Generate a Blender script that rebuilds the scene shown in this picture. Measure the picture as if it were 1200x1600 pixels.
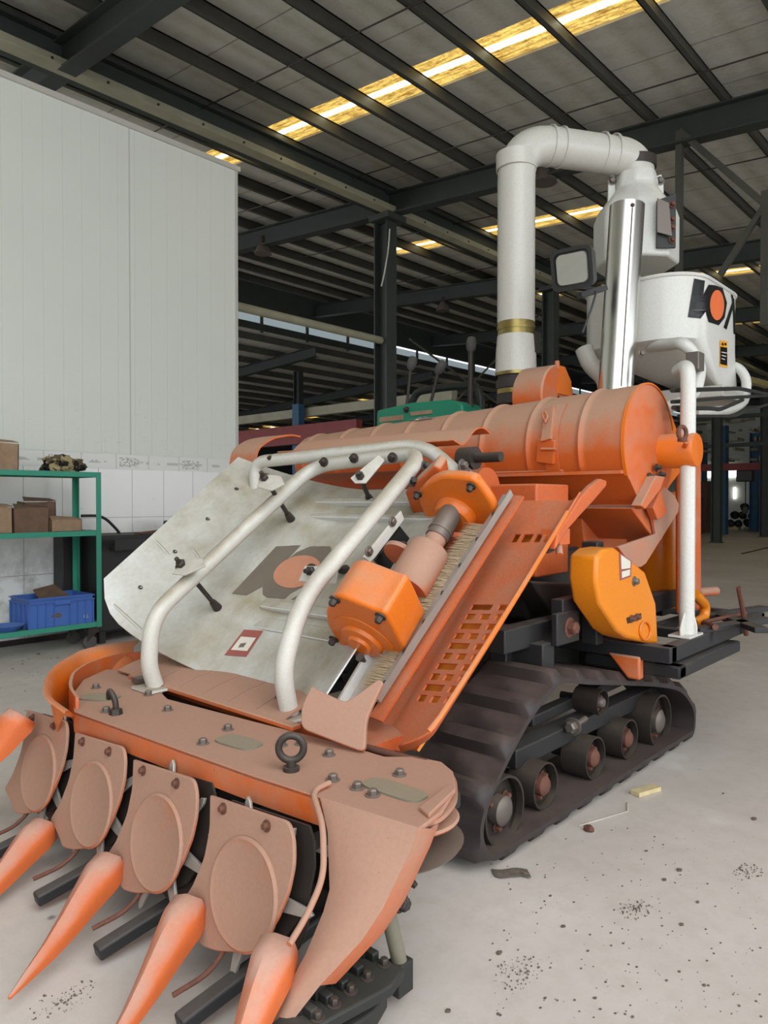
import bpy, bmesh, math, random
from mathutils import Vector, Matrix, noise
from mathutils.bvhtree import BVHTree
from mathutils.geometry import tessellate_polygon
V = Vector
PI = math.pi
sc = bpy.context.scene
for o in list(bpy.data.objects): bpy.data.objects.remove(o)
COL = sc.collection
random.seed(7)

# ------------------------------------------------------------------ camera
FPX, CAMH, YAW, PITCH = 1150.0, 1.35, math.radians(42.4), math.radians(-0.85)
cam = bpy.data.cameras.new('camera'); camo = bpy.data.objects.new('camera', cam); COL.objects.link(camo)
cam.lens = 36.0 * FPX / 1600.0; cam.sensor_width = 36.0; cam.sensor_fit = 'AUTO'; cam.clip_end = 300
camo.location = (0, 0, CAMH)
camo.rotation_euler = (PI/2 + PITCH, 0, YAW - PI/2)
sc.camera = camo
CP = V((0, 0, CAMH))
Fv = V((math.cos(YAW)*math.cos(PITCH), math.sin(YAW)*math.cos(PITCH), math.sin(PITCH)))
Rv = V((math.sin(YAW), -math.cos(YAW), 0)); Uv = Rv.cross(Fv)

# ------------------------------------------------------------------ world and light
w = bpy.data.worlds.new('world'); sc.world = w; w.use_nodes = True
bg = w.node_tree.nodes['Background']; bg.inputs[0].default_value = (0.93, 0.97, 1.0, 1); bg.inputs[1].default_value = 1.7
sc.view_settings.view_transform = 'Standard'; sc.view_settings.look = 'None'
sc.view_settings.exposure = 0.68; sc.view_settings.gamma = 1.0; sc.view_settings.use_curve_mapping = False
sun = bpy.data.lights.new('daylight', 'SUN'); sun.energy = 0.7; sun.angle = math.radians(40); sun.color = (1.0, 0.98, 0.95)
suno = bpy.data.objects.new('daylight', sun); COL.objects.link(suno)
suno.location = (-6, -6, 10)
suno.rotation_euler = (V((0.12, 0.74, -0.66))).to_track_quat('-Z', 'Y').to_euler()

# ------------------------------------------------------------------ survey helpers: where a sight line meets a known plane
def ray(px, py): return Fv + Rv*((px-600)/FPX) + Uv*((800-py)/FPX)
def on(ax, val, px, py):
    d = ray(px, py); i = 'xyz'.index(ax); t = (val-CP[i])/d[i]; return CP + d*t
def onp(p, n, px, py):
    d = ray(px, py); n = V(n); return CP + d*((V(p)-CP).dot(n)/d.dot(n))

# ------------------------------------------------------------------ materials
def s2l(c):
    return tuple(((v/255)/12.92 if v/255 <= .04045 else ((v/255+.055)/1.055)**2.4) for v in c) + (1,)
class NT:
    def __init__(s, name):
        s.m = bpy.data.materials.new(name); s.m.use_nodes = True; s.t = s.m.node_tree; s.b = s.t.nodes['Principled BSDF']
    def n(s, kind, **kw):
        x = s.t.nodes.new(kind)
        for k, v in kw.items():
            if hasattr(x, k): setattr(x, k, v)
            else: x.inputs[k].default_value = v
        return x
    def l(s, a, b): s.t.links.new(a, b)
    def coord(s, scale=(1, 1, 1), world=False):
        m = s.n('ShaderNodeMapping'); m.inputs['Scale'].default_value = scale
        if world: g = s.n('ShaderNodeNewGeometry'); s.l(g.outputs['Position'], m.inputs[0])
        else: g = s.n('ShaderNodeTexCoord'); s.l(g.outputs['Object'], m.inputs[0])
        return m.outputs[0]
    def noise(s, scale, detail=4, co=None, rough=.6):
        x = s.n('ShaderNodeTexNoise'); x.inputs['Scale'].default_value = scale; x.inputs['Detail'].default_value = detail
        x.inputs['Roughness'].default_value = rough
        s.l(co or s.coord(), x.inputs['Vector']); return x.outputs['Fac']
    def ramp(s, f, a, b, ca=(0, 0, 0, 1), cb=(1, 1, 1, 1)):
        r = s.n('ShaderNodeValToRGB'); r.color_ramp.elements[0].position = a; r.color_ramp.elements[1].position = b
        r.color_ramp.elements[0].color = ca; r.color_ramp.elements[1].color = cb; s.l(f, r.inputs[0]); return r.outputs[0]
    def mix(s, f, a, b, mode='MIX'):
        x = s.n('ShaderNodeMix'); x.data_type = 'RGBA'; x.blend_type = mode
        for i, v in ((0, f), (6, a), (7, b)):
            if isinstance(v, (float, int)): x.inputs[i].default_value = v
            elif isinstance(v, tuple): x.inputs[i].default_value = v
            else: s.l(v, x.inputs[i])
        return x.outputs[2]
    def math(s, op, a, b=0.0, clamp=False):
        x = s.n('ShaderNodeMath'); x.operation = op; x.use_clamp = clamp
        for i, v in ((0, a), (1, b)):
            if isinstance(v, (float, int)): x.inputs[i].default_value = v
            else: s.l(v, x.inputs[i])
        return x.outputs[0]
    def bump(s, h, strength=.2, dist=.01):
        b = s.n('ShaderNodeBump'); b.inputs['Strength'].default_value = strength; b.inputs['Distance'].default_value = dist
        s.l(h, b.inputs['Height']); s.l(b.outputs[0], s.b.inputs['Normal'])

def paint(name, base, dust=(178, 138, 118), amount=1.0, rough=.45, metal=0.0, chips=None, up=.25, speck=.5, coat=0.0, sc_=1.0, gain=1.7, vary=1.0):
    """paint with dust lying on the faces that look up and a few chips"""
    m = NT(name)
    g = m.n('ShaderNodeNewGeometry'); sp = m.n('ShaderNodeSeparateXYZ'); m.l(g.outputs['Normal'], sp.inputs[0])
    co = m.coord(world=True)
    nz = m.noise(7*sc_, 6, co); nf = m.noise(90*sc_, 3, co)
    f = m.math('MULTIPLY_ADD', sp.outputs[2], 1.0); 
    f.node.inputs[2].default_value = -up
    f = m.math('ADD', f, m.math('MULTIPLY', m.math('SUBTRACT', nz, .5), vary))
    f = m.math('MULTIPLY', m.math('MULTIPLY', f, gain, True), amount, True)
    c = m.mix(f, s2l(base), s2l(dust))
    c = m.mix(m.math('MULTIPLY', m.ramp(nf, .35, .75), speck*.25), c, s2l(tuple(int(v*.55) for v in dust)))
    if chips:
        ch = m.ramp(m.noise(38*sc_, 5, co, .75), .70, .73)
        c = m.mix(ch, c, s2l(chips))
    m.l(c, m.b.inputs['Base Color'])
    r = m.math('ADD', rough, m.math('MULTIPLY', f, .75-rough)); m.l(r, m.b.inputs['Roughness'])
    m.b.inputs['Metallic'].default_value = metal
    m.b.inputs['Coat Weight'].default_value = coat
    m.bump(nf, .08, .002)
    return m.m
def plain(name, c, rough=.6, metal=0.0, var=.15, scale=12, emit=0.0, dark=None):
    m = NT(name); nz = m.noise(scale, 5, m.coord(world=True))
    d = s2l(dark or tuple(int(v*(1-var)) for v in c))
    col = m.mix(nz, d, s2l(tuple(min(255, int(v*(1+var*.5))) for v in c))); m.l(col, m.b.inputs['Base Color'])
    m.b.inputs['Roughness'].default_value = rough; m.b.inputs['Metallic'].default_value = metal
    if emit: m.b.inputs['Emission Color'].default_value = s2l(c); m.b.inputs['Emission Strength'].default_value = emit
    return m.m

M = {}
M['orange'] = paint('orange_paint', (204, 96, 36), (176, 136, 112), 1.0, .42, chips=(92, 62, 46), up=-.12)
M['orange_clean'] = paint('bright_orange_paint', (220, 112, 26), (186, 138, 108), .8, .32, chips=(110, 66, 40), up=.35)
M['orange_dusty'] = paint('dusty_orange_paint', (196, 104, 62), (167, 129, 109), 1.0, .6, chips=(120, 70, 45), up=-.5)
M['orange_rust'] = paint('stained_orange_paint', (200, 96, 46), (172, 122, 96), .85, .55, chips=(70, 42, 32), up=.42, speck=1.0)
M['yellow_orange'] = paint('yellow_orange_paint', (226, 132, 24), (208, 150, 80), .6, .3, chips=(90, 60, 40), up=.5)
M['white'] = paint('white_paint', (200, 198, 190), (150, 140, 120), .8, .38, chips=(96, 78, 62), up=.25, sc_=1.3)
M['white_dusty'] = paint('dusty_white_paint', (212, 214, 212), (152, 144, 122), .95, .45, up=.56, sc_=.5, gain=5, vary=.35)
M['white_clean'] = paint('clean_white_paint', (208, 208, 202), (160, 152, 138), .5, .3, chips=(120, 96, 70), up=.5)
M['pvc'] = paint('white_plastic_pipe', (194, 192, 184), (156, 148, 134), .45, .28, up=.6)
M['black'] = paint('black_paint', (34, 34, 36), (92, 88, 84), .7, .5, up=.45)
M['rubber'] = paint('black_rubber', (50, 43, 42), (96, 82, 76), .75, .6, up=.5, speck=1)
M['steel'] = paint('dull_steel', (112, 104, 98), (140, 124, 110), .6, .45, .5)
M['dark_steel'] = paint('dark_oily_steel', (58, 52, 48), (96, 84, 74), .7, .5, .35)
M['silver'] = plain('bare_aluminium', (176, 172, 164), .4, .55, .15)
M['chrome'] = NT('polished_steel').m
cm = M['chrome'].node_tree.nodes['Principled BSDF']; cm.inputs['Base Color'].default_value = s2l((205, 203, 198)); cm.inputs['Metallic'].default_value = 1; cm.inputs['Roughness'].default_value = .26
M['brass'] = plain('brass_band', (150, 134, 80), .35, .8, .2)
M['green'] = paint('green_paint', (52, 146, 122), (136, 156, 140), .5, .5, chips=(186, 190, 180), up=.6)
M['green_box'] = paint('green_enamel', (18, 128, 98), (90, 140, 116), .5, .4, up=.6)
M['grey_dust'] = paint('grey_dusty_plate', (120, 116, 100), (140, 128, 108), .9, .6)
M['decal_grey'] = plain('grey_sticker', (110, 100, 88), .7, 0, .1)
M['decal_pink'] = plain('faded_orange_sticker', (188, 130, 102), .7, 0, .1)
M['decal_black'] = plain('black_sticker', (22, 24, 26), .25, 0, .1)
M['decal_orange'] = plain('orange_sticker', (238, 120, 70), .3, 0, .1)
M['decal_red'] = plain('dull_red_sticker', (150, 86, 78), .6, 0, .1)
M['decal_white'] = plain('white_sticker', (214, 208, 196), .5, 0, .06)
M['decal_yellow'] = plain('yellow_sticker', (240, 170, 40), .4, 0, .08)
M['rust'] = plain('rusty_steel', (110, 72, 58), .8, .2, .3, 40)
M['bristle'] = plain('bristles', (176, 156, 126), .9, 0, .35, 160)
M['steel_green'] = plain('grey_green_steel_paint', (50, 56, 53), .6, 0, .25, 3)
M['purlin'] = plain('galvanised_purlin', (76, 76, 70), .55, .2, .3, 2)
M['runway'] = plain('pale_beam_paint', (150, 148, 126), .6, 0, .2, 3)
M['blue_col'] = plain('blue_column_paint', (42, 84, 118), .6, 0, .2, 3)
M['red_col'] = plain('red_steel_paint', (128, 48, 48), .6, 0, .2, 3)
M['blue_plastic'] = paint('blue_plastic', (66, 108, 186), (124, 134, 152), .45, .5, up=.5)
M['card'] = plain('brown_cardboard', (158, 132, 106), .9, 0, .25, 14)
M['card_dark'] = plain('worn_cardboard', (112, 88, 72), .9, 0, .3, 14)
M['machine_black'] = paint('greasy_black_sheet', (34, 36, 34), (80, 78, 72), .6, .5, up=.6)
M['grey_rubber'] = plain('grey_grip', (84, 82, 80), .8)
M['stone'] = plain('rubble', (120, 104, 92), .95, 0, .4, 60)
M['dirt'] = plain('dark_dirt', (104, 94, 84), .95, 0, .4, 60)
M['wood'] = plain('pale_wood', (200, 184, 140), .8, 0, .2, 30)

# structure materials
def mat_floor():
    m = NT('concrete_floor'); co = m.coord(world=True)
    a = m.noise(.55, 6, co); b = m.noise(9, 6, co, .7); c = m.noise(70, 3, co)
    col = m.mix(m.ramp(a, .35, .7), s2l((182, 174, 166)), s2l((203, 196, 190)))
    col = m.mix(m.math('MULTIPLY', m.ramp(b, .45, .75), .35), col, s2l((158, 150, 138)))
    col = m.mix(m.ramp(c, .74, .80), col, s2l((70, 62, 56)))
    pale = m.ramp(m.noise(2.2, 5, co), .62, .75); col = m.mix(m.math('MULTIPLY', pale, .4), col, s2l((218, 216, 210)))
    vr = m.n('ShaderNodeTexVoronoi'); vr.inputs['Scale'].default_value = 2.6; m.l(co, vr.inputs['Vector'])
    sp = m.ramp(vr.outputs['Distance'], .02, .05, (1, 1, 1, 1), (0, 0, 0, 1)); col = m.mix(m.math('MULTIPLY', sp, .7), col, s2l((66, 58, 52)))
    m.l(col, m.b.inputs['Base Color']); m.b.inputs['Roughness'].default_value = .72
    m.bump(b, .25, .01); return m.m
def mat_panel():
    m = NT('white_wall_panel'); co = m.coord(world=True); sx = m.n('ShaderNodeSeparateXYZ'); m.l(co, sx.inputs[0])
    fx = m.math('FRACT', m.math('DIVIDE', sx.outputs[0], .19)); d = m.math('ABSOLUTE', m.math('SUBTRACT', fx, .5))
    g = m.ramp(d, .46, .5)
    f2 = m.math('FRACT', m.math('DIVIDE', m.math('ADD', sx.outputs[0], 2.07), 3.0)); d2 = m.math('ABSOLUTE', m.math('SUBTRACT', f2, .5))
    g2 = m.ramp(d2, .4975, .4985)
    col = m.mix(m.noise(1.4, 4, co), s2l((220, 224, 216)), s2l((228, 232, 224)))
    col = m.mix(m.math('MULTIPLY', g, .10), col, s2l((150, 152, 146))); col = m.mix(m.math('MULTIPLY', g2, .5), col, s2l((120, 122, 116)))
    low = m.math('MULTIPLY', m.math('SUBTRACT', 2.9, sx.outputs[2]), .8, True)
    gr = m.math('MULTIPLY', m.ramp(m.noise(16, 6, m.coord((1, 1, 4), True), .75), .6, .72), low)
    col = m.mix(m.math('MULTIPLY', gr, .55), col, s2l((110, 108, 100)))
    m.l(col, m.b.inputs['Base Color']); m.b.inputs['Roughness'].default_value = .45
    m.bump(g, .3, -.004); return m.m
def mat_tile():
    m = NT('white_wall_tiles'); co = m.coord(world=True); sx = m.n('ShaderNodeSeparateXYZ'); m.l(co, sx.inputs[0])
    def line(o, size, off, w):
        f = m.math('FRACT', m.math('DIVIDE', m.math('ADD', o, off), size)); return m.ramp(m.math('ABSOLUTE', m.math('SUBTRACT', f, .5)), .5-w, .5-w*.6)
    g = m.math('MAXIMUM', line(sx.outputs[0], .37, .12, .012), line(sx.outputs[2], .535, .425-.00, .008))
    col = m.mix(m.noise(2, 4, co), s2l((238, 238, 236)), s2l((248, 248, 246)))
    low = m.math('MULTIPLY', m.math('SUBTRACT', 1.25, sx.outputs[2]), 1.1, True)
    dirt = m.math('MULTIPLY', m.ramp(m.noise(2.3, 5, co, .7), .42, .62), low)
    col = m.mix(m.math('MULTIPLY', dirt, .75), col, s2l((112, 112, 106)))
    specks = m.math('MULTIPLY', m.ramp(m.noise(26, 5, co, .8), .66, .70), m.math('MULTIPLY', m.math('SUBTRACT', 1.6, sx.outputs[2]), 1.4, True))
    col = m.mix(specks, col, s2l((60, 58, 54))); col = m.mix(m.math('MULTIPLY', g, .6), col, s2l((120, 120, 116)))
    m.l(col, m.b.inputs['Base Color']); m.b.inputs['Roughness'].default_value = .25; return m.m
def mat_band():
    m = NT('patterned_border_tiles'); co = m.coord(world=True); sx = m.n('ShaderNodeSeparateXYZ'); m.l(co, sx.inputs[0])
    fx = m.math('FRACT', m.math('DIVIDE', m.math('ADD', sx.outputs[0], .3), .74))
    win = m.math('MULTIPLY', m.math('GREATER_THAN', fx, .55), m.math('LESS_THAN', fx, .85))
    win = m.math('MULTIPLY', win, m.math('LESS_THAN', m.math('ABSOLUTE', m.math('SUBTRACT', sx.outputs[2], 1.755)), .05))
    sk = m.ramp(m.noise(34, 3, m.coord((1, 1, 2.2), True)), .50, .53)
    f3 = m.math('FRACT', m.math('DIVIDE', m.math('ADD', sx.outputs[0], .3), .37)); ln = m.ramp(m.math('ABSOLUTE', m.math('SUBTRACT', f3, .5)), .485, .492)
    wv = m.math('MULTIPLY', m.math('LESS_THAN', m.math('ABSOLUTE', m.math('SUBTRACT', sx.outputs[2], 1.755)), .014), m.ramp(m.noise(13, 2, co), .5, .53))
    f = m.math('MAXIMUM', m.math('MAXIMUM', m.math('MULTIPLY', win, sk), m.math('MULTIPLY', wv, .6)), m.math('MULTIPLY', ln, .6))
    col = m.mix(m.math('MULTIPLY', f, .7), s2l((228, 228, 224)), s2l((110, 108, 100)))
    m.l(col, m.b.inputs['Base Color']); m.b.inputs['Roughness'].default_value = .3; return m.m
def mat_roof():
    m = NT('grey_roof_lining'); co = m.coord(world=True); sx = m.n('ShaderNodeSeparateXYZ'); m.l(co, sx.inputs[0])
    fx = m.math('FRACT', m.math('DIVIDE', sx.outputs[0], .98)); d = m.ramp(m.math('ABSOLUTE', m.math('SUBTRACT', fx, .5)), .485, .495)
    col = m.mix(m.noise(.9, 5, co), s2l((196, 196, 188)), s2l((224, 224, 216)))
    col = m.mix(m.math('MULTIPLY', m.ramp(m.noise(3.5, 6, co, .7), .5, .7), .4), col, s2l((176, 170, 148)))
    fy = m.math('FRACT', m.math('DIVIDE', m.math('ADD', sx.outputs[1], .18), .87)); ed = m.ramp(m.math('ABSOLUTE', m.math('SUBTRACT', fy, .5)), .34, .5)
    col = m.mix(m.math('MULTIPLY', m.math('MULTIPLY', ed, m.noise(6, 4, co)), .55), col, s2l((120, 112, 80)))
    col = m.mix(m.math('MULTIPLY', d, .55), col, s2l((70, 68, 62)))
    m.l(col, m.b.inputs['Base Color']); m.b.inputs['Roughness'].default_value = .8
    m.bump(m.noise(4, 4, co), .5, .05); return m.m
def mat_sky(strength=2.2):
    m = NT('yellowed_skylight'); co = m.coord((1, .12, 1), True)
    g = m.coord(world=True)
    n1 = m.noise(26, 5, co, .7); n2 = m.noise(24, 5, g, .8)
    tc = m.n('ShaderNodeTexCoord'); sp = m.n('ShaderNodeSeparateXYZ'); m.l(tc.outputs['Object'], sp.inputs[0])
    ctr = m.ramp(m.math('ABSOLUTE', m.math('ADD', sp.outputs[0], m.math('MULTIPLY', m.math('SUBTRACT', n2, .5), .04))), .02, .07, (1, 1, 1, 1), (0, 0, 0, 1))
    col = m.mix(m.ramp(n1, .35, .62), s2l((120, 84, 22)), s2l((246, 206, 110)))
    col = m.mix(m.math('MULTIPLY', m.ramp(n2, .5, .62), .6), col, s2l((96, 66, 20)))
    col = m.mix(ctr, col, s2l((255, 250, 214)))
    m.l(col, m.b.inputs['Emission Color']); m.b.inputs['Base Color'].default_value = (.2, .15, .05, 1)
    m.l(m.math('MULTIPLY_ADD', ctr, strength*1.2), m.b.inputs['Emission Strength'])
    m.b.inputs['Emission Strength'].links[0].from_node.inputs[2].default_value = strength*.42
    return m.m
M['floor'] = mat_floor(); M['panel'] = mat_panel(); M['tile'] = mat_tile(); M['band'] = mat_band(); M['roof'] = mat_roof(); M['sky'] = mat_sky()
M['daylight'] = plain('daylit_pane', (190, 206, 212), .5, 0, 0, 1, .22)
M['daybright'] = plain('bright_daylit_pane', (250, 252, 250), .5, 0, 0, 1, 2.6)
M['farwall'] = plain('pale_far_wall', (196, 198, 188), .8, 0, .08, 1)

# ------------------------------------------------------------------ geometry helpers
WL = {}
def new(): return bmesh.new()
def box(bm, lo, hi, mat=None):
    lo, hi = V(lo), V(hi); c = (lo+hi)/2; s = hi-lo
    r = bmesh.ops.create_cube(bm, size=1)
    Mx = Matrix.Translation(c) @ Matrix.Diagonal((abs(s.x), abs(s.y), abs(s.z), 1))
    if mat is not None: Mx = mat @ Mx
    bmesh.ops.transform(bm, matrix=Mx, verts=r['verts'])
def frame(d, up=V((0, 0, 1))):
    d = d.normalized(); u = up if abs(d.dot(up)) < .98 else V((1, 0, 0))
    a = d.cross(u).normalized(); b = a.cross(d).normalized(); return d, a, b
def bar(bm, p0, p1, wd, ht, up=V((0, 0, 1))):
    p0, p1 = V(p0), V(p1); d, a, b = frame(p1-p0, V(up)); vs = []
    for p in (p0, p1):
        for s, t in ((-1, -1), (1, -1), (1, 1), (-1, 1)): vs.append(bm.verts.new(p + a*s*wd/2 + b*t*ht/2))
    for f in ((3, 2, 1, 0), (4, 5, 6, 7), (0, 1, 5, 4), (1, 2, 6, 5), (2, 3, 7, 6), (3, 0, 4, 7)): bm.faces.new([vs[i] for i in f])
def lathe(bm, org, axis, prof, seg=32, cap=True, a0=0, a1=2*PI, up=V((0, 0, 1))):
    org = V(org); d, a, b = frame(V(axis), up); rings = []
    full = abs(a1-a0-2*PI) < 1e-6; n = seg if full else seg+1
    for r, h in prof:
        rings.append([bm.verts.new(org + d*h + a*(r*math.cos(a0+(a1-a0)*i/seg)) + b*(r*math.sin(a0+(a1-a0)*i/seg))) for i in range(n)])
    for k in range(len(rings)-1):
        A, B = rings[k], rings[k+1]
        for i in range(n if full else n-1):
            j = (i+1) % n; bm.faces.new((A[i], A[j], B[j], B[i]))
    if cap and full:
        for R, rev in ((rings[0], True), (rings[-1], False)):
            bm.faces.new(list(reversed(R)) if rev else R)
    return rings
def cyl(bm, p0, p1, r0, r1=None, seg=24):
    p0, p1 = V(p0), V(p1); lathe(bm, p0, p1-p0, [(r0, 0), (r0 if r1 is None else r1, (p1-p0).length)], seg)
def fillet(pts, r, n=6):
    out = [V(pts[0])]
    for i in range(1, len(pts)-1):
        p0, p, p1 = V(pts[i-1]), V(pts[i]), V(pts[i+1])
        a, b = (p0-p), (p1-p); q = min(r, a.length*.48, b.length*.48)
        A, B = p+a.normalized()*q, p+b.normalized()*q
        for k in range(n+1):
            t = k/n; out.append(A*(1-t)**2 + p*2*t*(1-t) + B*t*t)
    out.append(V(pts[-1])); return out
def tube(bm, pts, r, seg=14, fil=0.0, closed=False, cap=True):
    pts = [V(p) for p in pts]
    if fil: pts = fillet(pts, fil)
    n = len(pts); tang = []
    for i in range(n):
        if closed: t = pts[(i+1) % n]-pts[i-1]
        else: t = pts[min(i+1, n-1)]-pts[max(i-1, 0)]
        tang.append(t.normalized())
    d, a, b = frame(tang[0]); rings = []
    for i in range(n):
        t = tang[i]; a = (a - t*a.dot(t)).normalized(); b = t.cross(a)
        rr = r[i] if isinstance(r, (list, tuple)) else r
        rings.append([bm.verts.new(pts[i] + a*rr*math.cos(2*PI*k/seg) + b*rr*math.sin(2*PI*k/seg)) for k in range(seg)])
    for i in range(n if closed else n-1):
        A, B = rings[i], rings[(i+1) % n]
        for k in range(seg): bm.faces.new((A[k], A[(k+1) % seg], B[(k+1) % seg], B[k]))
    if cap and not closed:
        bm.faces.new(list(reversed(rings[0]))); bm.faces.new(rings[-1])
def prism(bm, pts, vec):
    pts = [V(p) for p in pts]; vec = V(vec)
    A = [bm.verts.new(p) for p in pts]; B = [bm.verts.new(p+vec) for p in pts]; n = len(pts)
    for i in range(n): bm.faces.new((A[i], A[(i+1) % n], B[(i+1) % n], B[i]))
    bm.faces.new(A); bm.faces.new(list(reversed(B)))
def sheet(bm, rows, thick, skip=None):
    """grid of points -> shell with real thickness; skip(i,j) leaves an opening"""
    R, C = len(rows), len(rows[0]); rows = [[V(p) for p in r] for r in rows]
    def nrm(i, j):
        a = rows[min(i+1, R-1)][j]-rows[max(i-1, 0)][j]; b = rows[i][min(j+1, C-1)]-rows[i][max(j-1, 0)]
        return a.cross(b).normalized()
    keep = [[not (skip and skip(i, j)) for j in range(C-1)] for i in range(R-1)]
    T = [[bm.verts.new(rows[i][j]) for j in range(C)] for i in range(R)]
    B = [[bm.verts.new(rows[i][j]-nrm(i, j)*thick) for j in range(C)] for i in range(R)]
    K = lambda i, j: 0 <= i < R-1 and 0 <= j < C-1 and keep[i][j]
    for i in range(R-1):
        for j in range(C-1):
            if not keep[i][j]: continue
            bm.faces.new((T[i][j], T[i+1][j], T[i+1][j+1], T[i][j+1])); bm.faces.new((B[i][j], B[i][j+1], B[i+1][j+1], B[i+1][j]))
            if not K(i-1, j): bm.faces.new((T[i][j], T[i][j+1], B[i][j+1], B[i][j]))
            if not K(i+1, j): bm.faces.new((T[i+1][j+1], T[i+1][j], B[i+1][j], B[i+1][j+1]))
            if not K(i, j-1): bm.faces.new((T[i+1][j], T[i][j], B[i][j], B[i+1][j]))
            if not K(i, j+1): bm.faces.new((T[i][j+1], T[i+1][j+1], B[i+1][j+1], B[i][j+1]))
    bmesh.ops.delete(bm, geom=[v for v in bm.verts if not v.link_faces], context='VERTS')
def hexbolt(bm, p, n, r=.012, h=.012, stud=0.0):
    p = V(p); n = V(n).normalized()
    lathe(bm, p-n*.002, n, [(r*1.5, 0), (r*1.5, .004), (r*1.45, .0045)], 16)
    lathe(bm, p, n, [(r, 0), (r, h), (r*.75, h*1.25)], 6)
    if stud: lathe(bm, p, n, [(r*.5, 0), (r*.5, h*1.2+stud)], 10)
SPLIT = {'bolt', 'guard_tooth', 'grommet', 'stiffener_rib', 'pressed_rib', 'pipe_collar', 'hose_clamp', 'clamp_ear', 'gathering_chain', 'foot_clamp', 'side_rail', 'label_plate', 'platform_rail', 'chain_link'}
def islands(bm):
    seen = set(); comps = []
    for v in bm.verts:
        if v in seen: continue
        st = [v]; seen.add(v); c = []
        while st:
            q = st.pop(); c.append(q)
            for e in q.link_edges:
                o = e.other_vert(q)
                if o not in seen: seen.add(o); st.append(o)
        lo = [min(x.co[i] for x in c)-.001 for i in range(3)]; hi = [max(x.co[i] for x in c)+.001 for i in range(3)]
        comps.append([c, lo, hi])
    k = 0
    while k < len(comps):
        m = False
        for j in range(k+1, len(comps)):
            a, b = comps[k], comps[j]
            if all(a[1][i] <= b[2][i] and b[1][i] <= a[2][i] for i in range(3)):
                a[0] += b[0]; a[1] = [min(x, y) for x, y in zip(a[1], b[1])]; a[2] = [max(x, y) for x, y in zip(a[2], b[2])]; comps.pop(j); m = True; break
        if not m: k += 1
    return [c[0] for c in comps]
def out(name, bm, mat, parent=None, bevel=0.0, smooth=38, loc=None, label=None):
    if name in SPLIT:
        isl = islands(bm)
        if len(isl) > 1:
            for c in isl:
                b2 = bmesh.new(); mp = {v: b2.verts.new(v.co) for v in c}
                for f in {f for v in c for f in v.link_faces}: b2.faces.new([mp[v] for v in f.verts])
                o = out1(name, b2, mat, parent, bevel, smooth, loc, label)
            bm.free(); return o
    return out1(name, bm, mat, parent, bevel, smooth, loc, label)
def out1(name, bm, mat, parent=None, bevel=0.0, smooth=38, loc=None, label=None):
    if not name.startswith(('label_', 'logo_')): bmesh.ops.recalc_face_normals(bm, faces=bm.faces)
    vs = [v.co for v in bm.verts]
    if loc is None:
        lo = V((min(v.x for v in vs), min(v.y for v in vs), min(v.z for v in vs))); hi = V((max(v.x for v in vs), max(v.y for v in vs), max(v.z for v in vs)))
        loc = (lo+hi)/2 if parent is not None else V(((lo.x+hi.x)/2, (lo.y+hi.y)/2, lo.z))
    loc = V(loc)
    for v in bm.verts: v.co -= loc
    me = bpy.data.meshes.new(name); bm.to_mesh(me); bm.free(); me.materials.append(M[mat] if isinstance(mat, str) else mat)
    for p in me.polygons: p.use_smooth = True
    me.set_sharp_from_angle(angle=math.radians(smooth))
    o = bpy.data.objects.new(name, me); COL.objects.link(o)
    WL[o] = loc
    if parent is not None: o.parent = parent; o.location = loc - WL[parent]
    else: o.location = loc
    if bevel:
        b = o.modifiers.new('bevel', 'BEVEL'); b.width = bevel; b.segments = 3; b.limit_method = 'ANGLE'; b.angle_limit = math.radians(40)
    if label: o['label'] = label
    return o
def tag(o, label, cat, group=None, kind=None):
    o['label'] = label; o['category'] = cat
    if group: o['group'] = group
    if kind: o['kind'] = kind
    return o
def struct(o): o['kind'] = 'structure'; return o
def thing(name, loc, label, cat, group=None):
    o = bpy.data.objects.new(name, None); COL.objects.link(o); o.location = loc; WL[o] = V(loc); o.empty_display_size = .1
    return tag(o, label, cat, group)
def bvh(o):
    me = o.data; return BVHTree.FromPolygons([v.co + WL[o] for v in me.vertices], [p.vertices[:] for p in me.polygons])
def hit(tree, px, py):
    p, n, i, d = tree.ray_cast(CP, ray(px, py).normalized())
    if p is None: return None, None
    if n.dot(ray(px, py)) > 0: n = -n
    return p, n
def decal(name, tree, poly, mat, parent, off=.002, step=6, label=None):
    """thin sticker wrapped on a surface"""
    poly = [V((p[0], p[1], 0)) for p in poly]; pts = []
    n = len(poly)
    for i in range(n):
        a, b = poly[i], poly[(i+1) % n]; k = max(1, int((b-a).length/step))
        for t in range(k): pts.append(a + (b-a)*t/k)
    bm = new(); vs = [bm.verts.new(p) for p in pts]
    for t in tessellate_polygon([pts]):
        try: bm.faces.new([vs[i] for i in t])
        except ValueError: pass
    for _ in range(3):
        es = [e for e in bm.edges if e.calc_length() > step*1.6]
        if es: bmesh.ops.subdivide_edges(bm, edges=es, cuts=1); bmesh.ops.triangulate(bm, faces=bm.faces[:])
    bad = []
    for v in bm.verts:
        p, nn = hit(tree, v.co.x, v.co.y)
        if p is None: bad.append(v)
        else: v.co = p + nn*off
    if bad: bmesh.ops.delete(bm, geom=bad, context='VERTS')
    bm.normal_update()
    for f in bm.faces:
        if f.normal.dot(f.calc_center_median()-CP) > 0: f.normal_flip()
    bm.normal_update()
    if bm.faces: bmesh.ops.solidify(bm, geom=bm.faces[:], thickness=.0008)
    bmesh.ops.recalc_face_normals(bm, faces=bm.faces)
    return out(name, bm, mat, parent, label=label)

# ================================================================== THE BUILDING
BX = [3.6+5.3*k for k in range(-0, 8)]
def roof_z(y): return 6.50 + .08*(y-8.1)          # underside of roof lining
bm = new(); box(bm, (-12, -14, -.1), (46, 34, 0)); struct(out('floor', bm, 'floor'))
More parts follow.
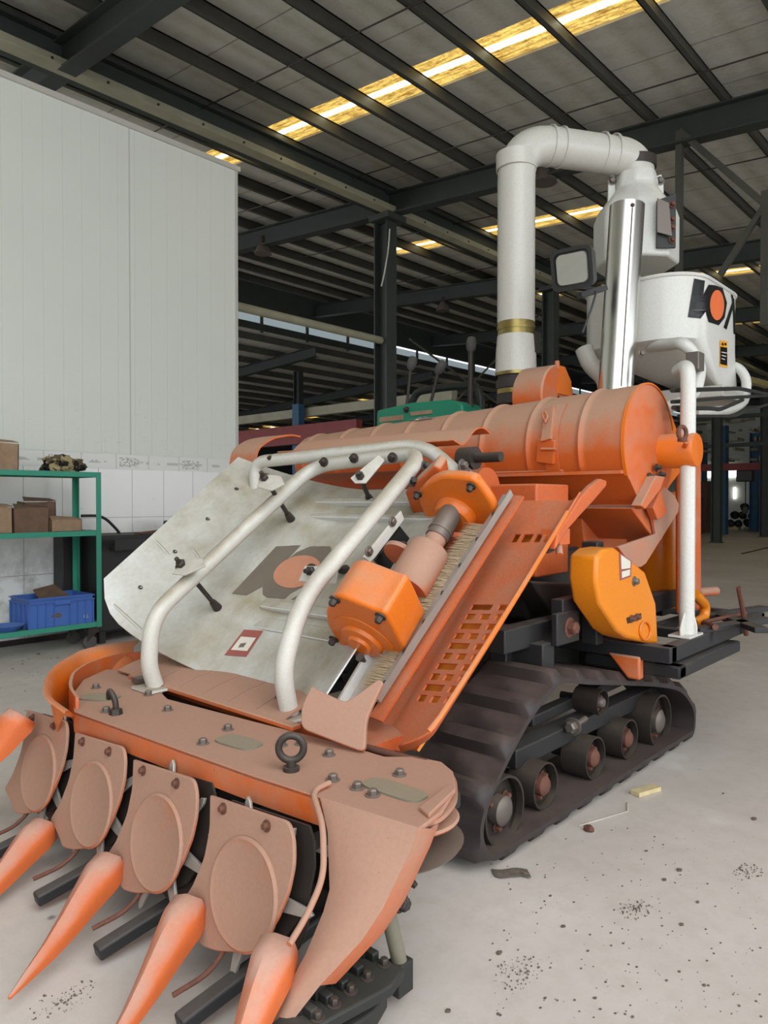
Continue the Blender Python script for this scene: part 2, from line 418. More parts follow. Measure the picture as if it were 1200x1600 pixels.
# roof lining with openings for the skylight strips
SKX = [(6.45, 7.0), (11.55, 12.1), (16.5, 17.05), (21.8, 22.4), (27.1, 27.7), (32.4, 33.0)]
bm = new(); xs = [2.6]
for a, b in SKX: xs += [a, b]
xs.append(44)
YL = 15.6
prism(bm, [(-4.2, .6, roof_z(.6)), (2.6, .6, roof_z(.6)), (2.6, YL, roof_z(YL)), (-4.2, YL, roof_z(YL))], (0, 0, .06))  # unseen roof piece on the near side, added to block sky light
for i in range(0, len(xs), 2):
    prism(bm, [(xs[i], -9, roof_z(-9)), (xs[i+1], -9, roof_z(-9)), (xs[i+1], YL, roof_z(YL)), (xs[i], YL, roof_z(YL))], (0, 0, .06))
struct(out('ceiling', bm, 'roof'))
def sky_segments(a, b):
    r = random.Random(int(a*10)); segs = []
    return [(-2.6, 10.6)]
nwin = 0
for (a, b) in SKX:
    bm = new(); y0, y1 = (-1.0, 11.2) if a < 8 else ((5.2, 10.6) if a < 13 else (-1, 9.9))
    prism(bm, [(a, y0, roof_z(y0)+.03), (b, y0, roof_z(y0)+.03), (b, y1, roof_z(y1)+.03), (a, y1, roof_z(y1)+.03)], (0, 0, .02))
    nwin += 1; struct(out('window_%d' % nwin, bm, 'sky'))
    bm = new()
    for (c, d) in ((-9, y0), (y1, YL)): prism(bm, [(a, c, roof_z(c)), (b, c, roof_z(c)), (b, d, roof_z(d)), (a, d, roof_z(d))], (0, 0, .06))
    struct(out('ceiling', bm, 'roof'))
ntrim = [0]
def trim(bm, mat, **k):
    ntrim[0] += 1; return struct(out('trim_%d' % ntrim[0], bm, mat, **k))
# purlins along the hall
y = 8.1 + .87*8; k = 0
while y > -8.6:
    bm = new(); z = roof_z(y)
    box(bm, (2.6, y-.03, z-.19), (44, y-.018, z)); box(bm, (2.6, y-.03, z-.02), (44, y+.05, z)); box(bm, (2.6, y-.08, z-.19), (44, y-.018, z-.175))
    trim(bm, 'purlin'); y -= .87
# sloping rafters (I section) with columns
def ibeam(bm, p0, p1, wd, ht, tf=.02, up=V((0, 0, 1))):
    p0, p1 = V(p0), V(p1); d, a, b = frame(p1-p0, V(up))
    bar(bm, p0, p1, .02, ht, up)
    for s in (1, -1): bar(bm, p0+b*s*(ht/2-tf/2), p1+b*s*(ht/2-tf/2), wd, tf, up)
for i, x in enumerate(BX):
    bm = new(); z = lambda y: roof_z(y)-.19-.17
    ibeam(bm, (x, YL, z(YL)), (x, -9, z(-9)), .2, .34)
    for q in range(-2, 9):
        yy = 8.1-.87*q*1.0-.4
        if q % 2: bar(bm, (x, yy, z(yy)-.15), (x+.32, yy, z(yy)+.27), .03, .03)
    trim(bm, 'steel_green')
    if i == 0: continue
    bm = new(); cy = 8.1
    ibeam(bm, (x, cy, 0), (x, cy, roof_z(cy)-.5), .24, .28, .02, (0, 1, 0)); box(bm, (x-.18, cy-.18, 0), (x+.18, cy+.18, .03))
    box(bm, (x-.22, cy-.26, 5.86), (x+.22, cy+.16, 5.95))
    trim(bm, 'steel_green')
# crane runway beam and rail
bm = new(); ibeam(bm, (2.2, 8.02, 6.15), (40, 8.02, 6.15), .2, .36)
trim(bm, 'steel_green')
bm = new(); box(bm, (2.2, 7.86, 5.965), (40, 7.90, 6.07)); box(bm, (2.2, 7.82, 5.955), (40, 8.0, 5.98)); trim(bm, 'runway')
# bolts sit on the pale angle
bm = new()
for k in range(30):
    cyl(bm, (2.8+k*.62, 7.862, 6.02), (2.8+k*.62, 7.845, 6.02), .014, seg=8)
trim(bm, 'dark_steel')
# round duct between white room and the column
bm = new(); cyl(bm, (5.3, 8.1, 3.95), (8.8, 8.1, 3.95), .06, seg=20); trim(bm, 'runway')
# cable on column
bm = new(); tube(bm, [on('y', 7.9, 609, 358), on('y', 7.9, 607, 390), on('y', 7.9, 600, 430), on('y', 7.9, 596, 447)], .012, 8, .3); tag(out('power_cable', bm, 'white'), 'thin white cable hanging down the grey steel column', 'cable')
# light slot between this hall and the next and the darker hall behind
bm = new(); box(bm, (6, YL, 6.02), (44, YL+.03, 6.25)); struct(out('window_7', bm, 'daylight'))
bm = new()
for k in range(14): box(bm, (9.0+k*1.6, YL-.09, 5.8), (9.06+k*1.6, YL-.03, 6.3))
box(bm, (6, YL-.1, 5.85), (44, YL-.02, 6.02)); trim(bm, 'steel_green')
bm = new(); prism(bm, [(2, YL+.03, 5.95), (44, YL+.03, 5.95), (44, 34, 5.0), (2, 34, 5.0)], (0, 0, .06)); struct(out('ceiling', bm, 'roof'))
bm = new(); prism(bm, [(2, YL+.03, 6.32), (44, YL+.03, 6.32), (44, YL+.03, 7.3), (2, YL+.03, 7.3)], (0, .05, 0)); struct(out('wall_left_upper', bm, 'steel_green'))
for k in range(14):
    yy = YL+.6+k*1.15; zz = 5.95-(yy-YL)*.0516
    bm = new(); box(bm, (2, yy-.03, zz-.18), (44, yy+.03, zz-.01)); trim(bm, 'purlin')
for x in BX[1:]:
    bm = new(); ibeam(bm, (x, YL, 5.6), (x, 33, 4.75), .18, .3); trim(bm, 'steel_green')
    bm = new(); ibeam(bm, (x+1, 17.5, 0), (x+1, 17.5, 5.4), .2, .24, .02, (0, 1, 0)); trim(bm, 'steel_green')
# lower structures seen above the drum: blue post, red beam, pale beam
bm = new(); p = on('x', 13, 466, 632); q = on('x', 13, 466, 720); box(bm, (p.x-.1, p.y-.13, 0), (p.x+.1, p.y+.13, p.z)); trim(bm, 'blue_col')
bm = new(); box(bm, (12.8, 12.6, 2.85), (13.0, 21, 3.35)); trim(bm, 'red_col')
bm = new(); box(bm, (13.2, 10.0, 3.62), (13.4, 18.8, 3.85)); trim(bm, 'runway')
for (px, py) in ((411, 661), (470, 650), (588, 632)):
    p = on('z', 5.42, px, py); nwin += 1; zz = 5.95-(p.y-YL)*.0516-.012; bm = new(); box(bm, (p.x-.5, p.y-.9, zz-.02), (p.x+.5, p.y+.9, zz-.01)); struct(out('window_%d' % (nwin+30), bm, 'sky'))
# walls closing the hall; the near and right ones are unseen light blocks
bm = new(); box(bm, (-4.2, .6, 0), (-4, 12, 6.4)); struct(out('light_block_near', bm, 'farwall'))  # out of view, added so light comes mostly from the right
bm = new(); box(bm, (44, -9, 0), (44.2, 34, 7.6)); struct(out('wall_far', bm, 'farwall'))
bm = new(); box(bm, (2, 34, 0), (44.2, 34.2, 7.6)); struct(out('wall_back', bm, 'steel_green'))
bm = new(); box(bm, (17, -9.2, 0), (44.2, -9, 7)); struct(out('light_block_right', bm, 'farwall'))  # out of view, added to keep the far hall dark
# white room on the left
WY = 7.2; WX = on('y', WY, 371, 500).x; WZ = on('y', WY, 371, 266).z
bm = new(); box(bm, (-3, WY, 1.84), (WX, WY+.1, WZ)); box(bm, (WX-.1, WY+.1, 1.84), (WX, 7.75, WZ)); struct(out('wall_left', bm, 'panel'))
bm = new(); box(bm, (-3, WY-.03, WZ-.02), (WX+.03, WY+.13, WZ+.035)); trim(bm, 'white')
bm = new(); box(bm, (WX-.03, WY-.006, 1.84), (WX+.006, WY+.03, WZ-.02)); trim(bm, 'white')
bm = new(); box(bm, (-3, WY+.01, 0), (WX-.02, WY+.1, 1.685)); box(bm, (WX-.12, WY, 0), (WX-.02, 7.75, 1.685)); struct(out('wall_left_lower', bm, 'tile'))
bm = new(); box(bm, (-3, WY+.005, 1.685), (WX-.015, WY+.1, 1.84)); trim(bm, 'band')
bm = new(); box(bm, (-3, WY-.02, 0), (WX, WY+.01, .05)); struct(out('baseboard_left', bm, 'dark_steel'))
# bracing that hangs from the second rafter
def brace(a, b, wd=.07):
    bm = new(); bar(bm, a, b, wd, wd); trim(bm, 'purlin')
bx = BX[1]
pA = on('x', bx, 1062, 205); pB = on('x', bx, 1196, 320); pC = on('x', bx, 1125, 430)
brace(pA, (pA.x, pA.y, 3.6), .075); brace(pA, pB); brace(pB+V((0, 0, .15)), (pB.x, pB.y, 3.3), .075); brace(pB, pC, .06)
# tension wires across the roof
for xx in (5.35, 8.05, 10.6, 13.3):
    bm = new(); tube(bm, [(xx, 12, roof_z(12)-.2), (xx, -8, roof_z(-8)-.2)], .009, 6); trim(bm, 'dark_steel')
# stays under far roof
for (a, b) in (((846, 487), (700, 640)), ((640, 530), (790, 640))):
    bm = new(); bar(bm, on('y', 8.6, *a), on('y', 8.6, *b), .03, .03); trim(bm, 'purlin')

# high bay lamps
def lamp(px, py, x, label):
    p = on('x', x, px, py); t = thing('hanging_lamp', (p.x, p.y, p.z), label, 'lamp', 'high bay lamps under the rafters')
    bm = new(); lathe(bm, p, (0, 0, 1), [(.17, -.12), (.12, 0), (.06, .08)], 20); out('lamp_shade', bm, 'steel', t)
    bm = new(); lathe(bm, p, (0, 0, 1), [(.055, .08), (.055, .2), (.03, .22)], 12); cyl(bm, p+V((0, 0, .2)), p+V((0, 0, roof_z(p.y)-.45-p.z)), .015, seg=8); out('lamp_holder', bm, 'dark_steel', t)
lamp(851, 272, BX[1], 'small hanging lamp under the rafter left of the white pipe bend')
lamp(411, 387, BX[1], 'small hanging lamp under the rafter right of the white wall')
lamp(692, 478, BX[2], 'small hanging lamp right of the tall steel column')

# far end at the right: blue columns, crane girders, glazed openings, stacked goods
def far_col(px, d, w_, mat, ztop=4.4):
    p = on('z', 0, px, 783+CAMH*FPX/d)
    bm = new(); ibeam(bm, (p.x, p.y, 0), (p.x, p.y, ztop), w_, w_*1.1, .03, (0, 1, 0)); return trim(bm, mat)
far_col(1127, 30, .38, 'blue_col'); far_col(1180, 33, .38, 'blue_col')
far_col(1100, 37, .2, 'blue_col')
bm = new()
for (px, py, x) in ((1060, 697, 26), (1060, 655, 26)):
    p = on('x', x, px, py); q = on('x', x, 1230, py-2)
    box(bm, (x-.1, q.y, p.z-.12), (x+.1, p.y, p.z))
trim(bm, 'steel_green')
bm = new(); p = on('x', 31, 1060, 727); q = on('x', 31, 1230, 722); box(bm, (30.9, q.y, p.z-.28), (31.1, p.y, p.z)); trim(bm, 'red_col')
for (a, b, c, d) in ((1103, 731, 1126, 745), (1134, 731, 1150, 745)):
    p = on('x', 43.9, a, b); q = on('x', 43.9, c, d)
    nwin += 2; bm = new(); box(bm, (43.86, q.y, q.z), (43.98, p.y, p.z)); struct(out('window_%d' % (nwin+1), bm, 'daybright'))
p = on('x', 43.9, 1146, 762); q = on('x', 43.9, 1149, 779); bm = new(); box(bm, (43.86, q.y, q.z), (43.98, p.y, p.z)); struct(out('window_20', bm, 'daybright'))
def far_block(px0, px1, pyt, d, depth, mat, name, label, cat, group=None, z0=0.0):
    a = on('z', 0, px0, 783+CAMH*FPX/d); b = on('z', 0, px1, 783+CAMH*FPX/d); z = CAMH+(783-pyt)/FPX*d
    u = (b-a).normalized(); n = V((-u.y, u.x, 0)); n = n if n.dot(V((a.x, a.y, 0))) > 0 else -n
    bm = new(); prism(bm, [V((a.x, a.y, z0)), V((b.x, b.y, z0)), V((b.x, b.y, z)), V((a.x, a.y, z))], n*depth)
    c = V(((a.x+b.x)/2, (a.y+b.y)/2, z0)); return tag(out(name, bm, mat, bevel=.03, loc=c), label, cat, group)
far_block(1102, 1119, 752, 31.5, .6, 'card_dark', 'crate_stack', 'tall brown stack of cartons at the far end left of the blue column', 'crate')
far_block(1084, 1098, 778, 30.0, .6, 'machine_black', 'cabinet', 'dark cabinet at the far end beside the brown stack', 'cabinet')
far_block(1121, 1125, 745, 34, .3, 'white', 'storage_board', 'narrow pale board leaning behind the blue column', 'board')
gl_ = [(1142, 34.6, .36, 0), (1154, 34.6, .33, 0), (1168, 34.6, .42, 0), (1183, 34.6, .36, 0), (1197, 34.6, .34, 0), (1148, 34.6, .3, 1), (1161, 34.6, .36, 1), (1176, 34.6, .34, 1), (1190, 34.6, .3, 1), (1163, 34.6, .34, 2)]
for k, (px, d, s, lvl) in enumerate(gl_):
    p = on('z', 0, px, 783+CAMH*FPX/d); bm = new(); z = .132+lvl*.37; s = .185
    r_ = bmesh.ops.create_icosphere(bm, subdivisions=3, radius=s, matrix=Matrix.Translation((p.x, p.y, z+s)))
    for v in r_['verts']:
        q = v.co-V((p.x, p.y, z+s)); v.co += q*noise.noise(q*4+V((k, 0, 0)))*.35; v.co.z = max(z, min(v.co.z, z+.5))
    row = ('leftmost in the bottom row', 'second from left in the bottom row', 'middle of the bottom row', 'second from right in the bottom row', 'rightmost in the bottom row', 'leftmost in the second row', 'second from left in the second row', 'third from left in the second row', 'rightmost in the second row', 'single one at the top')[k]
    tag(out('goods_bundle', bm, 'machine_black' if k % 3 else 'dark_steel'), 'dark round bundle of the far heap on pallets, %s' % row, 'bundle', 'dark bundles of the far heap')
for (px, d, lb) in ((1148, 34.6, 'leftmost low wooden pallet under the dark far heap'), (1172, 34.6, 'middle low wooden pallet under the dark far heap'), (1196, 34.6, 'rightmost low wooden pallet under the dark far heap')):
    p = on('z', 0, px, 783+CAMH*FPX/d); t = thing('pallet', (p.x, p.y, 0), lb, 'pallet', 'pallets at the far end')
    for s in range(3):
        bm = new(); box(bm, (p.x-.22+s*.17, p.y-.22, 0), (p.x-.12+s*.17, p.y+.22, .1)); out('skid', bm, 'wood', t)
    bm = new()
    for s in range(6): box(bm, (p.x-.22, p.y-.22+s*.075, .1), (p.x+.22, p.y-.16+s*.075, .13))
    out('deck_board', bm, 'wood', t)
# hoist
p = on('x', 31, 1165, 745); p.z = on('x', 31, 1060, 727).z-.28-.352; t = thing('chain_hoist', (p.x, p.y, p.z), 'black chain hoist hanging from the red girder at the far end', 'hoist')
bm = new(); box(bm, (p.x-.2, p.y-.3, p.z-.1), (p.x+.2, p.y+.3, p.z+.35)); out('hoist_body', bm, 'machine_black', t, bevel=.04)
bm = new(); tube(bm, [p, p-V((0, 0, 1.1))], .02, 6); out('chain', bm, 'dark_steel', t)
bm = new(); box(bm, (p.x-.06, p.y-.08, p.z-1.35), (p.x+.06, p.y+.08, p.z-1.1)); out('hook_block', bm, 'machine_black', t)
# racks of stored frames above the girders
for i in range(5):
    z0 = 3.1+i*.42; bm = new()
    for k in range(26):
        yy = 6.2+k*.55*1.0; r_ = random.Random(i*50+k); box(bm, (33+r_.random()*1.5, yy, z0), (33.4+r_.random()*1.5, yy+.1+.4*r_.random(), z0+.05+.12*r_.random()))
    o = out('stored_rail', bm, 'runway'); struct(o); o.name = 'trim_%d' % (900+i)

# ================================================================== SHELF AND SMALL THINGS ON THE LEFT
RY0, RY1 = 6.45, 6.93
RX1 = on('y', RY0, 158, 850).x; RX0 = 1.75
zt, zm, zb = on('y', RY0, 155, 738).z, on('y', RY0, 155, 829).z, on('y', RY0, 155, 971).z
rack = thing('shelf_trolley', ((RX0+RX1)/2, (RY0+RY1)/2, 0), 'green angle-iron shelf trolley on castors against the white wall', 'shelf')
for z, nm in ((zt, 'top_shelf'), (zm, 'middle_shelf'), (zb, 'bottom_shelf')):
    bm = new(); box(bm, (RX0, RY0, z-.045), (RX1, RY0+.012, z)); box(bm, (RX0, RY1-.012, z-.045), (RX1, RY1, z)); box(bm, (RX1-.012, RY0, z-.045), (RX1, RY1, z)); box(bm, (RX0, RY0, z-.045), (RX0+.012, RY1, z))
    box(bm, (RX0+.01, RY0+.01, z-.012), (RX1-.01, RY1-.01, z-.004)); out(nm, bm, 'green', rack)
for (x, y_) in ((RX1, RY0), (RX1, RY1), (RX0, RY0), (RX0, RY1)):
    sx = -1 if x == RX1 else 1; sy = 1 if y_ == RY0 else -1; bm = new()
    box(bm, (x, y_-.003*sy, zb-.05), (x+sx*.045, y_+sy*.003, zt)); box(bm, (x-.003, y_, zb-.05), (x+.003, y_+sy*.045, zt)); out('post', bm, 'green', rack)
    cx, cy = x+sx*.06, y_+sy*.07
    bm = new(); prism(bm, [(cx-.05, cy-.022, .07), (cx+.05, cy-.022, .15), (cx-.05, cy-.022, .15)], (0, .004, 0)); prism(bm, [(cx-.05, cy+.018, .07), (cx+.05, cy+.018, .15), (cx-.05, cy+.018, .15)], (0, .004, 0)); box(bm, (cx-.05, cy-.04, .145), (cx+.05, cy+.04, zb-.045))
    c = out('castor', bm, 'dark_steel', rack)
    bm = new(); lathe(bm, (cx-.02, cy-.016, .062), (0, 1, 0), [(.045, 0), (.062, .006), (.062, .026), (.045, .032)], 24); out('wheel', bm, 'grey_rubber', c)
def carton(px0, px1, pyt, pyb, y0, dep, zfl, label, mat='card', tilt=0, open_=True, cat='box'):
    a = on('y', y0, px0, pyb).x; b = on('y', y0, px1, pyb).x; h = on('y', y0, px1, pyt).z-zfl
    t = thing('cardboard_box', ((a+b)/2, y0+dep/2, zfl), label, cat, 'cartons on the green shelves')
    bm = new(); th = .006
    box(bm, (a, y0, zfl), (b, y0+dep, zfl+th)); box(bm, (a, y0, zfl), (b, y0+th, zfl+h)); box(bm, (a, y0+dep-th, zfl), (b, y0+dep, zfl+h*.95))
    box(bm, (a, y0, zfl), (a+th, y0+dep, zfl+h)); box(bm, (b-th, y0, zfl), (b, y0+dep, zfl+h))
    for v in bm.verts:
        if v.co.z > zfl+h*.5: v.co += V((noise.noise(v.co*7)*.02, 0, noise.noise(v.co*9+V((3, 1, 2)))*.02))
    out('carton_body', bm, mat, t)
    bm = new(); prism(bm, [(a, y0, zfl+h), (b, y0, zfl+h), (b-.02, y0-.03+.12, zfl+h+.02), (a+.02, y0+.09, zfl+h+.035)], (0, 0, .005)); out('flap', bm, mat, t)
    return t
zT, zM, zB = zt-.004, zm-.004, zb-.004
carton(-45, 29, 692, 726, RY0+.05, .35, zT, 'brown cardboard box on the top shelf at the left edge')
carton(-30, 20, 792, 828, RY0+.04, .3, zM, 'tan cardboard box at the left end of the middle shelf', 'card')
carton(23, 75, 794, 828, RY0+.03, .22, zM, 'open cardboard box in the middle of the middle shelf', 'card_dark')
carton(38, 88, 783, 815, RY0+.26, .18, zM, 'dark open carton behind the other boxes on the middle shelf', 'card_dark')
carton(80, 128, 812, 828, RY0+.05, .3, zM, 'low flattened carton at the right end of the middle shelf', 'card')
# camouflage cloth
def mat_camo():
    m = NT('camouflage_cloth'); co = m.coord(); a = m.noise(9, 2, co); b = m.noise(11, 2, m.coord((1.3, .8, 1.1)))
    c = m.mix(m.ramp(a, .48, .50), s2l((164, 150, 112)), s2l((96, 84, 60))); c = m.mix(m.ramp(b, .56, .58), c, s2l((28, 26, 24))); m.l(c, m.b.inputs['Base Color']); m.b.inputs['Roughness'].default_value = .95; return m.m
p0 = on('y', RY0+.2, 66, 726); p1 = on('y', RY0+.2, 140, 726); cx, cw = (p0.x+p1.x)/2, (p1.x-p0.x)/2
bm = new(); r_ = bmesh.ops.create_uvsphere(bm, u_segments=48, v_segments=24, radius=1)
for v in bm.verts:
    q = v.co.copy(); n_ = noise.noise(q*2.2)*.35+noise.noise(q*5)*.22+abs(noise.noise(q*9))*.12; q *= 1+n_
    v.co = V((cx+q.x*cw*.8, RY0+.22+q.y*.15, zT+.002+max(0, .06+q.z*.085*(1-.35*q.x))))
tag(out('camouflage_jacket', bm, mat_camo(), smooth=60), 'crumpled green and brown camouflage cloth on the top green shelf', 'cloth')
# blue crate
def crate():
    a = on('y', RY0+.02, 47, 978).x; b = on('y', RY0+.02, 145, 972).x; y0, y1 = RY0+.02, RY0+.42; h = on('y', y0, 47, 936).z-zb; a = b-.56
    t = thing('plastic_crate', ((a+b)/2, (y0+y1)/2, zB), 'blue ribbed plastic crate on the bottom green shelf', 'crate'); z0 = zB; z1 = zB+h
    bm = new(); box(bm, (a, y0, z0), (b, y1, z0+.008))
    box(bm, (a, y0, z0), (b, y0+.006, z1)); box(bm, (a, y1-.006, z0), (b, y1, z1)); box(bm, (a, y0, z0), (a+.006, y1, z1)); box(bm, (b-.006, y0, z0), (b, y1, z1)); out('crate_body', bm, 'blue_plastic', t)
    bm = new()
    for zz in (z1-.01, z1-.045): box(bm, (a-.014, y0-.014, zz-.004), (b+.014, y0, zz+.004)); box(bm, (a-.014, y1, zz-.004), (b+.014, y1+.014, zz+.004)); box(bm, (a-.014, y0, zz-.004), (a, y1, zz+.004)); box(bm, (b, y0, zz-.004), (b+.014, y1, zz+.004))
    for k in range(9):
        xx = a+(b-a)*k/8
        if k != 4: box(bm, (xx-.004, y0-.012, z0), (xx+.004, y0, z1-.045))
    for k in range(5): yy = y0+(y1-y0)*k/4; box(bm, (a-.012, yy-.004, z0), (a, yy+.004, z1-.045)); box(bm, (b, yy-.004, z0), (b+.012, yy+.004, z1-.045))
    out('rib', bm, 'blue_plastic', t)
    bm = new(); box(bm, ((a+b)/2-.07, y0-.022, z1-.07), ((a+b)/2+.07, y0-.012, z1-.03)); out('handle', bm, 'blue_plastic', t, bevel=.004)
    bm = new()
    for (dx, w_, h_) in ((.478, .004, .03), (.484, .02, .004), (.505, .004, .03), (.505, .016, .004)): box(bm, (a+dx, y0-.0016, z0+.05), (a+dx+w_, y0+.001, z0+.05+h_))
    out('printed_mark', bm, 'decal_white', t)
    bm = new(); q_ = [(a+.235+.045*math.cos(k*PI/8)*(1+.2*math.sin(5*k)), y0-.0014, z0+.10+.022*math.sin(k*PI/8)*(1+.25*math.cos(3*k))) for k in range(16)]; prism(bm, q_, (0, .002, 0)); out('dirt_smudge', bm, 'dirt', t)
    bm = new(); prism(bm, [(a+.12, y0+.08, z1-.03), (b-.16, y0+.1, z1-.02), (b-.2, y1-.05, z1+.07), (a+.16, y1-.08, z1+.04)], (0, 0, .006)); tag(out('cardboard_sheet', bm, 'card_dark'), 'brown cardboard sheet sticking out of the blue crate', 'cardboard')
crate()
bm = new(); p = on('y', RY0-.0, 20, 985); lathe(bm, (p.x, RY0+.13, zB), (0, 0, 1), [(.09, 0), (.14, .05), (.132, .05), (.085, .008)], 28)
tag(out('plastic_bowl', bm, 'blue_plastic'), 'small light blue bowl on the bottom shelf left of the crate', 'bowl')
# dark machine cabinet and hand cart behind the shelf
a = on('y', 6.55, 138, 900).x+.05; cab = thing('tool_cabinet', (a+.6, 6.8, 0), 'black greasy steel cabinet with tray top right of the green shelf', 'cabinet')
zc = on('y', 6.55, 200, 826).z
a2 = RX1+.06
bm = new(); box(bm, (a-.1, 6.97, .12), (a+1.5, 7.17, zc-.062)); box(bm, (a2, 6.62, .12), (a+1.5, 6.97, zc-.062)); out('cabinet_body', bm, 'machine_black', cab, bevel=.008)
bm = new(); box(bm, (a2+.1, 6.5, zc-.2), (a+1.6, 6.62, zc-.17)); box(bm, (a2+.1, 6.5, zc-.17), (a+1.6, 6.52, zc-.1)); out('tray', bm, 'machine_black', cab)
bm = new(); bar(bm, (a+.5, 6.66, zc-.055), (a+1.3, 6.8, zc-.0), .1, .012); out('rusty_strip', bm, 'rust', cab)
for (xx, yy) in ((a2+.05, 6.68), (a+1.4, 6.68), (a2+.05, 7.1), (a+1.4, 7.1)):
    bm = new(); box(bm, (xx-.03, yy-.03, 0), (xx+.03, yy+.03, .122)); out('foot', bm, 'machine_black', cab)
h0 = on('y', 6.95, 127, 806); bm = new(); tube(bm, [(h0.x, 6.95, h0.z), (h0.x+.22, 6.95, h0.z), (h0.x+.42, 6.95, h0.z-.2), (h0.x+.42, 6.96, .2)], .014, 10, .1); out('push_handle', bm, 'machine_black', cab)
bm = new(); box(bm, (a+.95, 6.75, zc-.06), (a+1.2, 6.95, zc+.06)); tag(out('battery_box', bm, 'machine_black', bevel=.02), 'small black box standing on the dark cabinet', 'box')

# ================================================================== THE HARVESTER
H = thing('harvester', (2.9, 2.4, 0), 'dusty orange and white tracked corn harvester filling the middle of the hall', 'harvester')
def part(name, bm, mat, parent=None, **k): return out(name, bm, mat, parent or H, **k)

# ---- crawler tracks
TW = .36
def track(y0, mirror=False):
    y1 = y0+TW; ys = 1.5
    P = lambda px, py: on('y', ys, px, py)
    prof = [(775, 1352), (752, 1322), (755, 1272), (782, 1205), (822, 1128), (858, 1078), (880, 1060), (925, 1062), (985, 1064), (1040, 1068), (1068, 1078), (1086, 1108), (1084, 1150), (1066, 1186), (1030, 1212), (985, 1240), (930, 1270), (880, 1300), (830, 1330)]
    pts = [P(*q) for q in prof]; pts = [V((p.x, 0, max(p.z, .03))) for p in pts]
    for i, p in enumerate(pts):
        if i > 13 or i == 0: p.z = .035
    # smooth closed loop
    def cr(t):
        n = len(pts); i = int(t) % n; f = t-int(t); a, b, c, d = pts[i-1], pts[i], pts[(i+1) % n], pts[(i+2) % n]
        return ((b*2)+(c-a)*f+(a*2-b*5+c*4-d)*f*f+(b*3-a-c*3+d)*f**3)*.5
    raw = [cr(k*len(pts)/400) for k in range(400)]
    L = [0]
    for k in range(400): L.append(L[-1]+(raw[(k+1) % 400]-raw[k]).length)
    tot = L[-1]; NL = 23; N = NL*8; loop = []; k = 0
    for j in range(N):
        s = tot*j/N
        while L[k+1] < s: k += 1
        f = (s-L[k])/(L[k+1]-L[k]); q = raw[k].lerp(raw[(k+1) % 400], f); loop.append(V((q.x, 0, max(q.z, .034))))
    c = V((sum(p.x for p in loop)/N, 0, sum(p.z for p in loop)/N))
    bm = new(); cols = [y0, y0+.03, y0+.10, y0+.16, y0+.2, y0+.26, y0+.33, y1]
    rows = []; inn = []
    for j in range(N):
        t = loop[(j+1) % N]-loop[j-1]; n = V((t.z, 0, -t.x)).normalized()
        if n.dot(loop[j]-c) < 0: n = -n
        ph = j % 8
        def h(ci):
            lug = .038 if ph in (3, 4, 5) else 0
            lugs = lug if 1 <= ci <= 6 else lug*.3
            alt = .018 if (ph in (0, 1, 7) and ci in (3, 4)) else 0
            return lugs+alt
        rows.append([bm.verts.new(loop[j]+n*(h(ci)+.002*noise.noise(loop[j]*30))+V((0, y, 0))) for ci, y in enumerate(cols)])
        inn.append([bm.verts.new(loop[j]-n*.022+V((0, y, 0))) for y in (y0, y1)])
    for j in range(N):
        A, B, a, b = rows[j], rows[(j+1) % N], inn[j], inn[(j+1) % N]
        for ci in range(len(cols)-1): bm.faces.new((A[ci], A[ci+1], B[ci+1], B[ci]))
        bm.faces.new((a[0], b[0], b[1], a[1])); bm.faces.new((A[0], B[0], b[0], a[0])); bm.faces.new((A[-1], a[1], b[1], B[-1]))
    belt = part('track_belt', bm, 'rubber', smooth=50)
    # wheels
    def wheel(px, py, r, wd, nm, dy=.07):
        p = on('y', ys+dy, px, py); q = V((p.x, y0+dy, max(p.z, r+.055) if nm == 'road_wheel' else p.z))
        bm = new(); prof = [(r*.93, .03), (r*.93, 0), (r, 0), (r, wd), (r*.93, wd), (r*.93, .05), (r*.35, .05), (r*.35, .02), (0.012, .015)]
        lathe(bm, q, (0, 1, 0), prof, 36, cap=False); wh = part(nm, bm, 'dark_steel')
        bm = new(); lathe(bm, q, (0, -1, 0), [(r*.42, -.045), (r*.42, -.005), (r*.3, .006), (.01, .008)], 24); out('hub', bm, 'rust' if nm == 'road_wheel' else 'steel', wh)
        bm = new()
        for k in range(3):
            an = k*2*PI/3+.5; hexbolt(bm, q+V((math.cos(an)*r*.55, .045, math.sin(an)*r*.55)), (0, -1, 0), .011, .02)
        out('bolt', bm, 'rust', wh)
        bm = new(); cyl(bm, q+V((0, .06, 0)), q+V((0, .22, 0)), r*.3, seg=16); out('axle', bm, 'black', wh)
    wheel(853, 1237, .098, .13, 'road_wheel'); wheel(931, 1200, .098, .13, 'road_wheel'); wheel(984, 1173, .098, .13, 'road_wheel')
    wheel(790, 1268, .135, .13, 'idler_wheel', .05); wheel(1033, 1128, .145, .16, 'drive_wheel', .06); wheel(942, 1098, .062, .13, 'carrier_roller', .09)
    # frame rail, tensioner
    a = on('y', ys+.17, 800, 1225); b = on('y', ys+.17, 1030, 1110); a.y = b.y = y0+.2; b.z = a.z = .27
    bm = new(); bar(bm, a, b, .1, .08); bar(bm, a+V((.25, .05, .09)), V((b.x-.25, a.y+.05, .38)), .06, .05); out('track_rail', bm, 'black', H, bevel=.006)
    m_ = on('y', ys+.12, 895, 1135); m_.y = y0+.12
    bm = new(); cyl(bm, m_, m_+V((.12, 0, .01)), .014, seg=12); hexbolt(bm, m_, (-1, 0, 0), .028, .03); part('tension_bolt', bm, 'steel')
    return belt
track(1.5); track(2.95)
